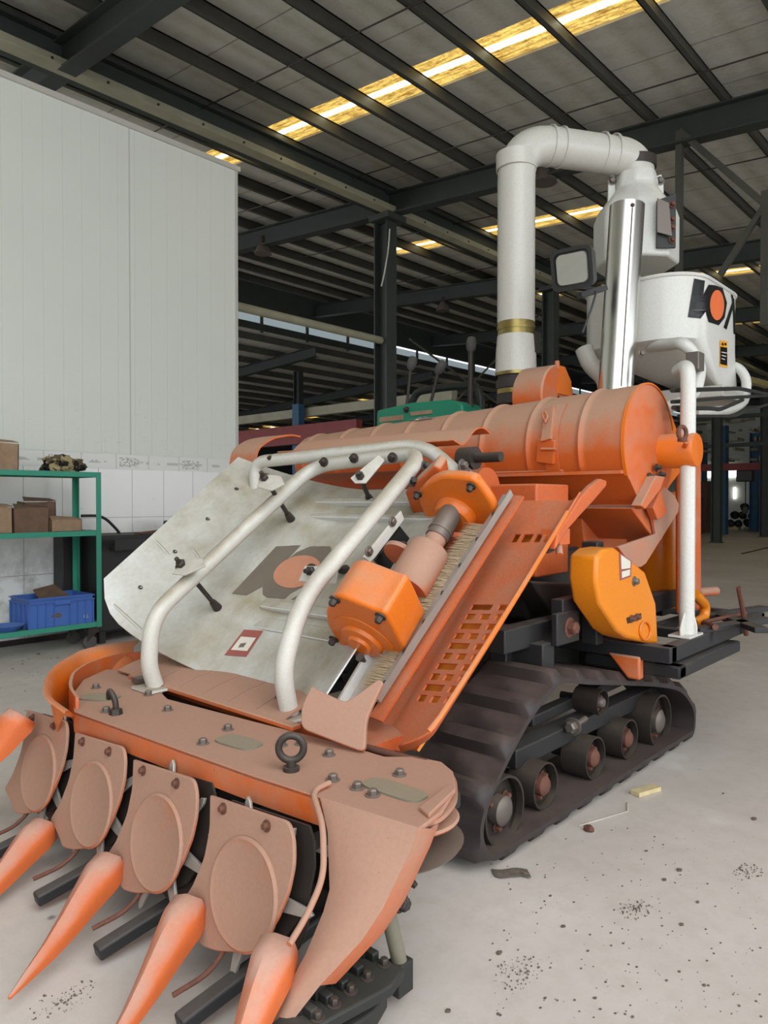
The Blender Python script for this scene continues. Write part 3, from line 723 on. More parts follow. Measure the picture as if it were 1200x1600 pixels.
# ---- chassis
ZP = on('y', 1.3, 1050, 1012).z; XP = on('y', 1.3, 1050, 1015).x; XR = 4.85
bm = new()
box(bm, (XP, 1.3, ZP-.075), (XR, 1.36, ZP)); box(bm, (XP-.02, 1.3, ZP-.075), (XP+.06, 3.3, ZP)); box(bm, (XR-.06, 1.3, ZP-.06), (XR, 3.2, ZP)); box(bm, (XP, 1.62, ZP-.06), (XR, 1.67, ZP-.01)); box(bm, (XP+.5, 1.3, ZP-.05), (XP+.56, 3, ZP)); box(bm, (XP, 3.24, ZP-.075), (XR, 3.3, ZP))
part('platform_frame', bm, 'black', bevel=.005)
bm = new(); box(bm, (XP+.02, 1.27, ZP-.15), (XP+.9, 1.4, ZP-.09)); box(bm, (XP+.02, 1.27, ZP-.15), (XP+.1, 1.75, ZP-.09)); part('step_plate', bm, 'black', bevel=.01)
bm = new(); prism(bm, [(XP-.03, 1.44, ZP-.06), (XP-.03, 1.60, ZP-.06), (XP-.03, 1.50, ZP-.17), (XP-.03, 1.44, ZP-.17)], (.05, 0, 0)); part('mudguard_tip', bm, 'orange', bevel=.01)
bm = new()
box(bm, (2.55, 1.66, .72), (4.5, 1.74, .82)); box(bm, (2.55, 2.9, .72), (4.5, 2.98, .82)); box(bm, (2.75, 1.6, .62), (2.85, 3.2, .74)); box(bm, (3.9, 1.7, .5), (4.0, 3.2, .62)); box(bm, (2.7, 1.75, .3), (2.8, 1.83, .8)); box(bm, (3.6, 1.8, .3), (3.68, 1.88, .7))
part('chassis_frame', bm, 'black', bevel=.006)
bm = new(); p = on('y', 1.6, 931, 940); box(bm, (p.x-.03, 1.58, ZP), (p.x+.04, 1.66, 1.16)); box(bm, (p.x-.35, 1.58, .84), (p.x, 1.64, .92)); part('upright_post', bm, 'black', bevel=.006)
bm = new(); p = on('y', 1.58, 887, 980); box(bm, (p.x-.11, 1.57, p.z-.07), (p.x+.09, 1.6, p.z+.07)); part('bracket_plate', bm, 'black', bevel=.006)
bm = new(); hexbolt(bm, (p.x, 1.57, p.z), (0, -1, 0), .03, .03); part('pivot_bolt', bm, 'rust')
bm = new()
for q, s in (((905, 1022), 1), ((925, 1022), 1), ((940, 1022), 1)):
    c = on('y', 1.5, *q); hexbolt(bm, (XP+.02-.0+(q[0]-905)*.002, 1.5+(q[0]-905)*-.003, ZP-.08), (0, 0, -1), .013, .03)
part('bolt', bm, 'rust')
# engine bulk under the thresher
bm = new(); prism(bm, [(3.05, 1.85, .78), (3.9, 1.85, .78), (3.9, 1.85, 1.1), (3.2, 1.85, 1.12), (3.0, 1.85, .98)], (0, 1.3, 0)); part('engine_block', bm, 'machine_black', bevel=.02)
bm = new(); a = on('y', 1.72, 832, 908); b = on('y', 1.72, 905, 912); c = on('y', 1.72, 915, 960); d = on('y', 1.72, 862, 958); prism(bm, [a, b, c, d], (0, .12, 0)); part('engine_shroud', bm, 'dark_steel', bevel=.015)
bm = new(); box(bm, (2.75, 1.9, .42), (3.7, 3.0, .7)); part('gearbox_case', bm, 'machine_black', bevel=.03)

# ---- threshing drum
YD0 = 1.5; cD = on('y', YD0, 1012, 696); DX, DZ = cD.x, cD.z
YD1 = 3.95
def rad(y):
    f = (y-YD0)/(YD1-YD0); return .302*(1-f)+.19*f
bm = new(); prof = []; ribs = [1.52, 1.72, 2.02, 2.32, 2.62, 2.92, 3.22, 3.52, 3.86]
yy = YD0
while yy <= YD1+.001:
    r = rad(yy)
    for rb in ribs[1:]: r += .012*math.exp(-((yy-rb)/.014)**2)
    prof.append((r, yy-YD0)); yy += .01
lathe(bm, (DX, YD0, DZ), (0, 1, 0), [(.0001, -.012), (rad(YD0)-.008, -.012), (rad(YD0)+.006, -.008)]+prof+[(.001, YD1-YD0)], 72, cap=False)
for v in bm.verts:
    k_ = rad(v.co.y)/.302; zl = DZ-.15*k_
    if v.co.z < zl and v.co.x < DX: v.co.x = max(v.co.x, DX-(.262*k_)+(zl-v.co.z)*1.1)
drum = part('threshing_drum', bm, 'orange', smooth=30)
TD = bvh(drum)
# front rim flange where the cover bolts
bm = new(); lathe(bm, (DX, YD0-.012, DZ), (0, -1, 0), [(.304, -.012), (.308, -.012), (.308, .004), (.300, .004)], 60, cap=False, a0=-PI*.17, a1=PI*.9); out('drum_rim', bm, 'orange_clean', drum)
# body below the drum
zs = on('y', YD0, 982, 738).z
B1 = [(DX-.27, zs+.0), (DX-.255, zs-.015), (DX-.09, 1.33), (DX-.16, 1.315), (DX+.12, 1.15), (DX+.22, 1.15), (DX+.25, 1.5), (DX+.2, 1.6)]
bm = new(); prism(bm, [(x, YD0+.01, z) for x, z in B1], (0, .34, 0)); part('outlet_hood', bm, 'orange', bevel=.006)
B2 = [(DX-.27, zs+.02), (DX-.25, zs-.02), (DX-.08, 1.33), (DX-.03, 1.1), (DX+.0, .93), (DX+.5, .93), (DX+.45, 1.55)]
bm = new(); prism(bm, [(x, YD0+.32, z) for x, z in B2], (0, 2.0, 0)); part('thresher_body', bm, 'orange', bevel=.006)
bm = new(); box(bm, (DX-.30, YD0+.0, zs-.008), (DX-.2, YD1-.3, zs+.008)); part('seam_flange', bm, 'orange')
c6 = lambda cx, cy: (750+.375*cx, 550+.375*cy)
bm = new(); prism(bm, [on('y', YD0-.0, *c6(*q)) for q in [(632, 492), (682, 625), (700, 655), (720, 690), (790, 560), (835, 500), (858, 440), (800, 262), (760, 330)]], (0, .03, 0)); part('drum_side_plate', bm, 'orange_clean', bevel=.004)
bm = new(); prism(bm, [on('y', YD0-.015, *c6(*q)) for q in [(715, 655), (735, 758), (575, 812), (625, 880), (650, 897), (672, 897), (692, 882), (826, 668), (830, 635), (812, 598), (770, 560)]], (0, .02, 0)); part('side_guard', bm, 'orange_dusty', bevel=.004)
bm = new(); prism(bm, [on('y', YD0-.06, *c6(*q)) for q in [(670, 640), (690, 655), (752, 575), (772, 520), (735, 515)]], (0, .05, 0)); part('strap_bracket', bm, 'orange', bevel=.004)
bm = new(); prism(bm, [on('y', YD0-.05, *c6(*q)) for q in [(722, 650), (742, 700), (780, 668), (752, 578)]], (0, .04, 0)); part('square_bracket', bm, 'orange_rust', bevel=.004)
bm = new(); a = on('y', YD0, *c6(752, 415)); lathe(bm, a, (0, -1, 0), [(.088, 0), (.088, .17), (.08, .185), (.001, .19)], 40); hub = part('bearing_cover', bm, 'orange_clean')
bm = new(); hexbolt(bm, on('y', YD0-.02, *c6(707, 520)), (0, -1, 0), .014, .02); hexbolt(bm, on('y', YD0-.03, *c6(752, 512)), (0, -1, 0), .014, .02); hexbolt(bm, on('y', YD0-.03, *c6(735, 482)), (0, -1, 0), .014, .02); part('bolt', bm, 'dark_steel')
# lifting eyes
def eye(p, axis, R, r, name='lifting_eye', mat='rust', stem=.05):
    p = V(p); d, a, b = frame(V(axis)); bm = new()
    tube(bm, [p+b*R+a*R*math.cos(t*2*PI/24)+b*R*math.sin(t*2*PI/24)+b*stem for t in range(24)], r, 10, closed=True)
    cyl(bm, p, p+b*stem, r*1.3, seg=12); lathe(bm, p, b, [(r*2.2, 0), (r*2.2, .012)], 16); return part(name, bm, mat)
a = on('y', 1.29, 1066, 690); eye(a, (.25, 1, 0), .030, .010, stem=.01)
bm = new(); cyl(bm, on('y', 1.30, 1073, 690), on('y', YD0+.02, 1060, 720), .012); part('eye_bracket', bm, 'orange')
# latch on drum, name plate, band
p, n = hit(TD, 864, 690); bm = new()
R0 = rad(p.y)
lathe(bm, (DX, p.y-.03, DZ), (0, 1, 0), [(R0+.004, 0), (R0+.010, 0), (R0+.010, .075), (R0+.004, .075)], 40, cap=False, a0=PI*.72+.05, a1=PI*1.16)
la = part('latch_strap', bm, 'orange')
def dr(px, py, off=.0):
    p, n = hit(TD, px, py); return p+n*off
bm = new(); bar(bm, dr(858, 688, .018), dr(855, 722, .018), .10, .02, dr(858, 700, .1)-dr(858, 700)); bar(bm, dr(862, 642, .02), dr(859, 690, .03), .06, .02, dr(858, 700, .1)-dr(858, 700)); out('latch_lever', bm, 'orange', la, bevel=.003)
bm = new(); tube(bm, [dr(855, 662, .02), dr(853, 655, .04), dr(858, 651, .04), dr(862, 658, .04), dr(858, 666, .04)], .006, 8); cyl(bm, dr(850, 702, .025), dr(873, 702, .025), .008, seg=10); out('latch_hook', bm, 'orange', la)
bm = new(); c = [(625, 663), (632, 653), (682, 647), (676, 655)]; decal('name_plate', TD, [(626, 662), (633, 652), (683, 645), (677, 655)], 'silver', H, .006)
bm.free()
# ---- curved covers over the feed roller in front of drum
def wavy(pts_px, x, y0, y1, th, name, mat):
    pr = [on('y', y0, *q) for q in pts_px]; pr = fillet([V((p.x, 0, p.z)) for p in pr], .03, 4)
    rows = [[V((p.x, y, p.z)) for y in (y0, (y0+y1)/2, y1)] for p in pr]; bm = new(); sheet(bm, rows, th); return part(name, bm, mat)
ya = 1.95
def cover(name, y0, y1, mat='orange'):
    prof = [(766, 678), (755, 668), (742, 672), (730, 690), (722, 697), (708, 688)]
    pr = [on('y', ya, *q) for q in prof]; pr = fillet([V((p.x, 0, p.z)) for p in pr], .04, 5)
    rows = [[V((p.x, y, p.z)) for y in (y0, (y0*2+y1)/3, (y0+y1*2)/3, y1)] for p in pr]; bm = new(); sheet(bm, rows, .006)
    return part(name, bm, mat)
cover('roller_cover', 1.95, 3.15)
q = on('x', 2.85, 570, 690)
bm = new(); lathe(bm, (2.92, 2.0, 1.40), (0, 1, 0), [(.11, 0), (.11, 1.6)], 32); part('feed_roller', bm, 'orange_rust')
bm = new(); box(bm, (2.72, 2.05, 1.18), (2.86, 3.3, 1.30)); box(bm, (2.80, 2.05, 1.30), (2.90, 3.3, 1.42)); part('cross_beam', bm, 'orange_rust', bevel=.01)
bm = new(); box(bm, (2.95, 1.75, 1.0), (3.25, 3.5, 1.43)); part('feeder_housing', bm, 'orange_rust', bevel=.01)
# left arched guard behind wing
cg = on('y', 3.35, 440, 735)
bm = new(); pts = [on('y', 3.3, *q) for q in [(398, 725), (402, 700), (425, 683), (455, 678), (470, 681)]]; pts = fillet(pts, .1, 5)
rows = [[p+V((0, y, 0)) for y in (0, .12, .24)] for p in pts]; sheet(bm, rows, .01); part('arched_guard', bm, 'orange')
# shaft end at right of the roller
c = on('y', 1.9, 735, 716); bm = new(); cyl(bm, c+V((0, .05, 0)), c-V((0, .03, 0)), .05, seg=24); cyl(bm, c, c-V((0, .16, 0)), .022, seg=18); sh = part('drive_shaft_end', bm, 'dark_steel')
bm = new(); hexbolt(bm, on('y', 1.87, 731, 741), (0, -1, 0), .02, .02); hexbolt(bm, on('y', 1.87, 722, 727), (0, -1, 0), .018, .02); part('bolt', bm, 'steel')

# ---- feed chute (white)
S0 = V((1.83, 0, .62)); SD = V((.70, 0, .714)).normalized(); SN = V((-SD.z, 0, SD.x))
def SP(s, y, n): return S0 + SD*s + V((0, y, 0)) + SN*n
def on_s(px, py, n=0.0): return onp(SP(0, 0, n), SN, px, py)
bm = new(); rows = []
ycols = [1.87, 1.88, 1.95, 2.1, 2.25, 2.4, 2.5]+[2.5+.86*k/14 for k in range(1, 15)]
for i in range(25):
    r = []
    for y in ycols:
        u = max(0, (y-2.5)/.86); f = i/24
        s0 = -.03+.09*u**4+.10*max(0, (u-.72)/.28)**3; s1 = 1.10+.05*u
        s = s0+(s1-s0)*f; n = (.35-.13*f)*u**1.7
        n += .10*max(0, (2.08-y)/.21)**2*(1-.5*f)
        n += .006*math.exp(-((s-.92)/.02)**2)+.006*math.exp(-((s-.30)/.02)**2)*(1 if u < .3 else 0)
        r.append(SP(s, y, n))
    rows.append(r)
sheet(bm, rows, .006); chute = part('feed_chute', bm, 'white_dusty', smooth=60)
TC = bvh(chute)
bm = new(); box(bm, (0, 0, 0), (.001, .001, .001))
bm.clear()
for s, h in ((1.0, .03), (.9, .025)):
    bar(bm, SP(s, 1.92, h/2), SP(s, 2.78, h/2), h, .03, SN)
bar(bm, SP(.36, 2.0, .014), SP(.36, 2.62, .014), .045, .028, SN); bar(bm, SP(.27, 2.0, .004), SP(.27, 2.66, .004), .06, .01, SN)
part('stiffener_rib', bm, 'white_dusty', bevel=.004)
bm = new(); bar(bm, SP(-.035, 1.84, .0), SP(-.035, 3.1, .0), .07, .01, SN); bar(bm, SP(-.065, 1.84, .012), SP(-.065, 3.05, .012), .01, .03, SN); part('lower_lip', bm, 'white_dusty', bevel=.003)
bm = new(); bar(bm, SP(-.04, 1.86, .015), SP(.55, 1.86, .015), .01, .06, SN); bar(bm, SP(.0, 1.82, .0), SP(.6, 1.82, .0), .07, .01, SN); part('side_rail', bm, 'white_dusty')
# wing pressings and rivets
bm = new()
for (a, b) in (((243, 845), (265, 868)), ((303, 860), (312, 872)), ((178, 945), (222, 985))):
    pa, na = hit(TC, *a); pb, nb = hit(TC, *b)
    if pa and pb: tube(bm, [pa, pa.lerp(pb, .5)+na*.002, pb], .006, 8)
if len(bm.verts): out('pressed_rib', bm, 'white_dusty', chute)
else: bm.free()
bm = new()
for q in ((370, 764), (325, 811), (274, 862), (220, 918)):
    p, n = hit(TC, *q)
    if p: tube(bm, [p+n*.002+V((math.cos(t)*.009, 0, 0))+(n.cross(V((1, 0, 0)))).normalized()*math.sin(t)*.009 for t in [k*PI/5 for k in range(10)]], .0035, 6, closed=True)
out('grommet', bm, 'black', chute)
c4 = lambda cx, cy: (130+cx/3, 650+cy/3)
decal('logo_bar', TC, [c4(*q) for q in [(905, 612), (1020, 607), (842, 800), (765, 842), (697, 834)]], 'decal_grey', chute)
decal('logo_badge', TC, [c4(*q) for q in [(1065, 612), (1160, 612), (1172, 660), (1140, 740), (970, 835), (945, 858), (862, 852), (842, 838), (842, 790), (905, 720), (1000, 640)]], 'decal_grey', chute)
decal('logo_disc', TC, [(130+(1005+105*math.cos(a)-38*math.sin(a)*-1)/3, 650+(732-60*math.cos(a)*.75+62*math.sin(a))/3) for a in [k*2*PI/28 for k in range(28)]], 'decal_pink', chute, .004)
decal('logo_stroke', TC, [c4(*q) for q in [(1085, 790), (1120, 790), (1030, 862), (975, 862)]], 'decal_grey', chute)
decal('warning_label', TC, [c4(*q) for q in [(755, 1002), (845, 1008), (765, 1130), (662, 1122)]], 'decal_red', chute)
decal('label_panel', TC, [c4(*q) for q in [(742, 1036), (812, 1042), (770, 1104), (694, 1098)]], 'decal_white', chute, .004)
decal('label_mark', TC, [c4(*q) for q in [(740, 1070), (768, 1066), (755, 1086), (730, 1088)]], 'decal_grey', chute, .006)
# adjusting rods: nut on frame tab, rod to chute
def rod(a, na, foot, nf):
    bm = new(); A = on_s(a[0], a[1], na); B = on_s(foot[0], foot[1], nf); tube(bm, [A, B], .013, 10); d = (A-B).normalized()
    hexbolt(bm, A, d, .022, .022, .025); hexbolt(bm, B, d, .018, .02); cyl(bm, B, B-d*.07, .024, seg=14); return part('adjusting_rod', bm, 'dark_steel')

# ---- white tubular guard frame
yr, yl = 2.03, 2.75
def Pp(y, px, py): return on('y', y, px, py)
pts = [Pp(yl, 243, 1108), Pp(yl, 232, 1040), Pp(yl, 238, 962), Pp(yl, 482, 728)]
pts2 = [Pp(yr, 664, 706), Pp(yr, 470, 940), Pp(yr, 440, 1050), Pp(yr, 453, 1160)]
pts[0].z = .585; pts2[-1].z = .585
tl = pts[-1]; tr = pts2[0]
pts[-1] = V((tl.x+.03, yl, tl.z)); pts2[0] = V((tr.x, yr, tr.z))
bm = new(); tube(bm, pts+pts2, .0345, 20, .14); fr = part('guard_frame', bm, 'white', smooth=80)
for e in (pts[0], pts2[-1]):
    bm = new(); box(bm, (e.x-.07, e.y-.07, .572), (e.x+.07, e.y+.07, .584)); out('foot_plate', bm, 'white', fr, bevel=.002)
bm = new()
b1 = on('y', 3.15, 400, 770); b2 = on('y', 3.15, 398, 722); b3 = on('y', 2.1, 665, 694); b4 = on('y', 1.9, 716, 742)
tube(bm, [b1, V((b2.x, 3.15, b2.z)), V((b3.x+.02, 2.12, b3.z)), b4, b4+V((.02, 0, -.12))], .033, 20, .14); fb = part('rear_guard_bar', bm, 'white', smooth=80)
bm = new()
for q in ((425, 716), (553, 716), (613, 715), (506, 722)):
    hexbolt(bm, on('x', 2.44, *q), (-1, -.2, 0), .016, .018, .01)
for q in ((665, 728), (644, 752)): hexbolt(bm, on('y', 2.0, *q), (-.5, -1, .3), .016, .02)
out('bolt', bm, 'dark_steel', fr)
def tab(quad, y, n_=None):
    bm = new(); pr = [on('y', y, *q) for q in quad]; prism(bm, pr, (0, .012, 0)); return bm
def tabf(name, center, quad, nrm):
    bm = new(); c = V(center); prism(bm, [onp(c, nrm, *q) for q in quad], V(nrm).normalized()*.012); out(name, bm, 'white', fr, bevel=.002)
# four tabs carrying the rods
rods = [((563, 745), (578, 782), 2.46), ((414, 748), (455, 812), 2.3), ((284, 883), (340, 950), 1.95), ((487, 892), (540, 890), 2.1)]
quads = [[(548, 748), (592, 712), (602, 720), (572, 756), (555, 756)], [(402, 762), (410, 742), (440, 745), (445, 758), (425, 768)], [(270, 898), (290, 875), (318, 874), (322, 886), (290, 900)], [(468, 908), (478, 884), (530, 884), (526, 912)]]
for (a, b, x), qd in zip(rods, quads):
    B, nb = hit(TC, *b) if b[0] < 600 else (None, None)
    if B is None: B = on_s(b[0], b[1], .03)
    A = on('x', x, *a)
    # height of the tab above the chute
    A = CP + ray(*a)*(((B-CP).length-.24)/ray(*a).length)
    bm = new(); d = (A-B).normalized(); 
    tube(bm, [A, B+d*.0], .011, 10); hexbolt(bm, A, d, .02, .02, .025); lathe(bm, B, d, [(.022, 0), (.016, .05)], 14); part('adjusting_rod', bm, 'dark_steel')
    c = A-d*.006; bm = new(); prism(bm, [onp(c, d, *q) for q in qd], d*.009); out('frame_tab', bm, 'white', fr, bevel=.002)

# ---- gearboxes and drive on the right of the chute
GY = 1.80
g0 = on('y', GY, 572, 985); 
GD = V((.70, 0, .714)).normalized(); GA = V((0, -1, 0)); GB = GD.cross(GA).normalized()   # plane of the face
if GB.z < 0: GB = -GB
def face_pts(px_list, c): return [onp(c, GD, *q) for q in px_list]
c5 = lambda cx, cy: (450+cx*.34375, 650+cy*.34375)
fo = face_pts([c5(*q) for q in [(195, 825), (230, 815), (400, 885), (440, 895), (470, 950), (530, 1065), (515, 1090), (440, 1112), (350, 1105), (280, 1085), (225, 1030), (178, 955), (168, 890)]], g0)
bm = new(); fo2 = fillet(fo+[fo[0]], .03, 3)[:-1]; prism(bm, fo2, GD*.17); gb = part('lower_gearbox', bm, 'orange_clean', bevel=.012)
ctr = sum(fo, V())/len(fo)
cc = onp(g0, GD, *c5(345, 1010))
bm = new(); lathe(bm, cc+GD*.01, -GD, [(.13, 0), (.128, .014), (.085, .02), (.08, .034), (.05, .038), (.045, .05), (.001, .052)], 40); out('gearbox_cap', bm, 'orange_clean', gb)
bm = new()
for q in [(212, 835), (420, 912), (208, 1015), (470, 1090)]:
    hexbolt(bm, onp(g0-GD*.004, GD, *c5(*q)), -GD, .014, .02)
out('bolt', bm, 'dark_steel', gb)
bm = new(); cyl(bm, cc+GD*.165, cc+GD*.24, .08, seg=36); out('bearing_neck', bm, 'orange', gb)
s1 = on('y', GY, *c5(548, 770)); s2 = on('y', GY, *c5(660, 590)); ax = (s2-s1).normalized()
u0 = on('y', GY, *c5(800, 420)); axs = GD
bm = new(); lathe(bm, s1-axs*.02, axs, [(.082, 0), (.085, .01), (.085, .19), (.078, .2), (.001, .205)], 40); part('coupling_sleeve', bm, 'orange_dusty')
e1 = s1+axs*.17; 
bm = new(); cyl(bm, e1, e1+axs*.26, .042, seg=28); part('shaft_sleeve', bm, 'orange_dusty')
e2 = e1+axs*.07
bm = new(); lathe(bm, e2, axs, [(.047, 0), (.047, .03), (.05, .03), (.05, .04), (.047, .04), (.047, .24)], 28); part('drive_shaft', bm, 'steel')
# flange disc left of the coupling
bm = new(); fl = on('y', GY+.12, *c5(510, 640)); cyl(bm, fl, fl+GD*.02, .075, seg=32); fg = part('flange_plate', bm, 'orange_dusty')
bm = new(); hexbolt(bm, fl+V((0, -.02, .05)), -GD, .012, .012); hexbolt(bm, fl+V((.02, .0, -.05)), -GD, .012, .012); out('bolt', bm, 'dark_steel', fg)
# upper gearbox
g1 = on('y', GY, *c5(770, 430))
fo = face_pts([c5(*q) for q in [(590, 345), (640, 295), (700, 272), (800, 280), (850, 290), (880, 330), (930, 400), (945, 460), (915, 530), (850, 555), (790, 545), (740, 510), (665, 500), (620, 460), (595, 400)]], g1)
bm = new(); prism(bm, fillet(fo+[fo[0]], .03, 3)[:-1], GD*.045); gu = part('upper_gearbox', bm, 'orange_clean', bevel=.014)
cu = onp(g1, GD, *c5(765, 440))
bm = new(); lathe(bm, cu+GD*.02, -GD, [(.095, 0), (.09, .03), (.085, .05), (.075, .062), (.045, .065)], 36); out('bearing_cap', bm, 'orange_clean', gu)
bm = new()
for q in [(590, 355), (832, 320), (755, 435), (812, 497)]: hexbolt(bm, onp(g1-GD*.01, GD, *c5(*q)), -GD, .013, .02)
out('bolt', bm, 'dark_steel', gu)
fo = face_pts([c5(*q) for q in [(530, 350), (660, 225), (690, 240), (700, 300), (650, 360), (660, 520), (600, 520), (570, 460)]], g1+GD*.045)
bm = new(); prism(bm, fo, GD*.07); part('gear_housing', bm, 'orange', bevel=.01)
# spikes (guard teeth) by the gearboxes
bm = new()
for (a, b) in (((905, 530), (905, 565)), ((935, 480), (950, 502)), ((600, 955), (612, 995)), ((500, 1100), (522, 1125)), ((530, 1040), (538, 1055)), ((625, 905), (632, 930)), ((325, 1095), (350, 1115))):
    A = on('y', GY-.09, *c5(*a)); B = on('y', GY-.09, *c5(*b)); cyl(bm, A, B, .016, .005, 8)
part('guard_tooth', bm, 'dark_steel')
# white slotted strap between frame and gearbox, dark plate below
bm = new(); prism(bm, [on('y', 1.99, *c5(*q)) for q in [(345, 640), (480, 470), (515, 430), (530, 470), (400, 640), (375, 665)]], (0, .012, 0)); st = part('slotted_strap', bm, 'white', bevel=.003)
bm = new(); hexbolt(bm, on('y', 1.985, *c5(475, 480)), (0, -1, 0), .014, .012); hexbolt(bm, on('y', 1.985, *c5(368, 615)), (0, -1, 0), .014, .012); out('bolt', bm, 'steel', st)
bm = new(); prism(bm, [on('y', 2.02, *c5(*q)) for q in [(395, 655), (510, 500), (575, 580), (470, 700), (420, 690)]], (0, .012, 0)); part('dark_plate', bm, M['decal_black'], bevel=.004)

# ---- brush strip and aluminium rail
ra, rb_ = on_s(600, 1074, .05), on_s(752, 838, .05)
def RP(t, dy=0.0, n=0.0): return ra.lerp(rb_, t)+V((0, dy, 0))+SN*n
bm = new(); bar(bm, RP(-.08), RP(1.32), .045, .006, SN); bar(bm, RP(-.08, -.022, .014), RP(1.32, -.022, .014), .006, .03, SN); rl = part('brush_rail', bm, 'silver')
bm = new()
for k in range(7): hexbolt(bm, RP(.02+k*.19, .0, .004), SN, .008, .008)
out('bolt', bm, 'dark_steel', rl)
bm = new(); rr = random.Random(5)
for k in range(2200):
    t = .0+1.1*rr.random(); A = RP(t, .02+rr.random()*.015, -.01-rr.random()*.02); B = A+V((0, .065+.03*rr.random(), 0))+SN*(.03*rr.random())-SD*(.03*rr.random())
    d = (B-A).normalized(); q = d.cross(SN).normalized()*.0018; r2 = d.cross(q).normalized()*.0018
    v = [bm.verts.new(A+q), bm.verts.new(A-q), bm.verts.new(A+r2), bm.verts.new(B)]
    bm.faces.new((v[0], v[1], v[3])); bm.faces.new((v[1], v[2], v[3])); bm.faces.new((v[2], v[0], v[3])); bm.faces.new((v[0], v[2], v[1]))
o = part('brush_bristles', bm, 'bristle'); o['kind'] = 'stuff'
bm = new(); bar(bm, RP(-.15, -.02, -.03), RP(1.35, -.02, -.03), .06, .01, SN); part('feed_side_plate', bm, 'orange_rust')
bm = new(); bar(bm, SP(.1, 1.9, -.02), SP(1.0, 1.9, -.02), .1, .02, SN); part('brush_base', bm, 'machine_black')

# ---- long perforated guard panel
yL, yR = 1.765, 1.40
pl = [(V((1.80, 0, .50))), (V((1.90, 0, .60)))]
A0 = on('y', yL, 578, 1165); A1 = on('y', yL, 790, 782); C0 = on('y', yR, 668, 1182); C1 = on('y', yR, 912, 782)
NR, NC = 131, 25
holes = set()
def PXY(f, g):   # f along 0..1, g across 0..1 -> point
    L = A0.lerp(A1, f); R = C0.lerp(C1, f)
    if f < .07: R = L.lerp(R, 1-.34*(1-f/.07)**2)
    p = L.lerp(R, g); n = SN
    h = .022*math.exp(-((g-.07)/.06)**2) + .05*max(0, (g-.84)/.16)**1.6 + .05*max(0, (.07-f)/.07)*(1-g)*0
    h += -.02*math.sin(PI*f)*.5
    return p+n*h
rows = [[PXY(i/(NR-1), j/(NC-1)) for j in range(NC)] for i in range(NR)]
def sk(i, j):
    f, g = (i+.5)/(NR-1), (j+.5)/(NC-1)
    if 19 <= i < 69:
        k = (i-19)//5
        if (i-19) % 5 < 2: return False
        pat = (((8, 11), (13, 16), (18, 21)) if k % 2 == 0 else ((8, 15), (17, 20)))
        return any(a <= j < b for a, b in pat)
    if .80 < f < .84: return any(a <= j < b for a, b in ((9, 11), (12, 15), (16, 18), (19, 21)))
    return False
bm = new(); sheet(bm, rows, -.007, sk); pg = part('perforated_guard', bm, 'orange_rust', smooth=50)
# horn at upper right end
bm = new(); hp = [on('y', yR-.006, *q) for q in [(872, 830), (888, 808), (907, 778), (926, 758), (940, 748), (949, 751), (948, 760), (930, 781), (908, 805), (888, 828), (868, 860)]]
prism(bm, hp, (0, .03, 0)); out('guard_horn', bm, 'orange_rust', pg, bevel=.008)
bm = new(); lip = [PXY(f, 1.0)+SN*.0 for f in [.05+.85*k/20 for k in range(0, 21)]]; tube(bm, lip, .009, 8); out('rolled_edge', bm, 'orange_clean', pg)
# inner orange plate seen through the perforations, lower support
bm = new(); rows = [[PXY(f, g)-SN*.045 for g in (.10, .4, .72)] for f in (.03, .3, .6, .9)]; sheet(bm, rows, -.01); part('inner_guard', bm, 'yellow_orange')
bm = new()
for q in ((805, 838), (843, 838)): pass
hexbolt(bm, PXY(.82, .45)-SN*.06, SN, .018, .02); hexbolt(bm, PXY(.82, .78)-SN*.06, SN, .018, .02); part('bolt', bm, 'steel')
bm = new(); q = PXY(.86, 1.0)-SN*.05; cyl(bm, q+V((.02, .05, -.04)), q+V((-.02, .02, -.1)), .014, seg=12); box(bm, q+V((-.02, .02, -.06)), q+V((.06, .1, .0))); part('guard_bracket', bm, 'orange')
bm = new(); tube(bm, [on('z', .56, 560, 1165), on('z', .56, 640, 1186), on('z', .56, 668, 1192)], .012, 10); part('hinge_rod', bm, 'rust')

# ---- header deck
ZD = .57
def dz(px, py, z=None): return on('z', ZD if z is None else z, px, py)
outl = [(116, 1112), (255, 1162), (395, 1212), (500, 1246), (655, 1294), (690, 1268), (712, 1232), (708, 1205), (690, 1190), (650, 1182), (600, 1182), (540, 1163), (400, 1128), (262, 1092), (238, 1068), (212, 1045), (165, 1046), (130, 1062), (112, 1086)]
top = [dz(*q) for q in outl]
bm = new(); prism(bm, top, (0, 0, -.012)); deck = part('header_deck', bm, 'orange_dusty', bevel=.003)
front = [dz(*q) for q in [(112, 1086), (116, 1112), (255, 1162), (395, 1212), (500, 1246)]]
rows = []
for h in (0, -.035, -.075): rows.append([p+V((0, 0, h-.001)) for p in front])
bm = new(); sheet(bm, rows, .01); part('deck_skirt', bm, 'orange')
# raised red-orange rim at the left end
rim = fillet([dz(*q) for q in [(118, 1108), (106, 1090), (112, 1064), (150, 1044), (212, 1030), (262, 1040)]], .15, 6)
bm = new(); rows = [[p+V((0, 0, h)) for p in rim] for h in (-.06, 0, .045)]; sheet(bm, rows, .012); part('end_rim', bm, 'orange')
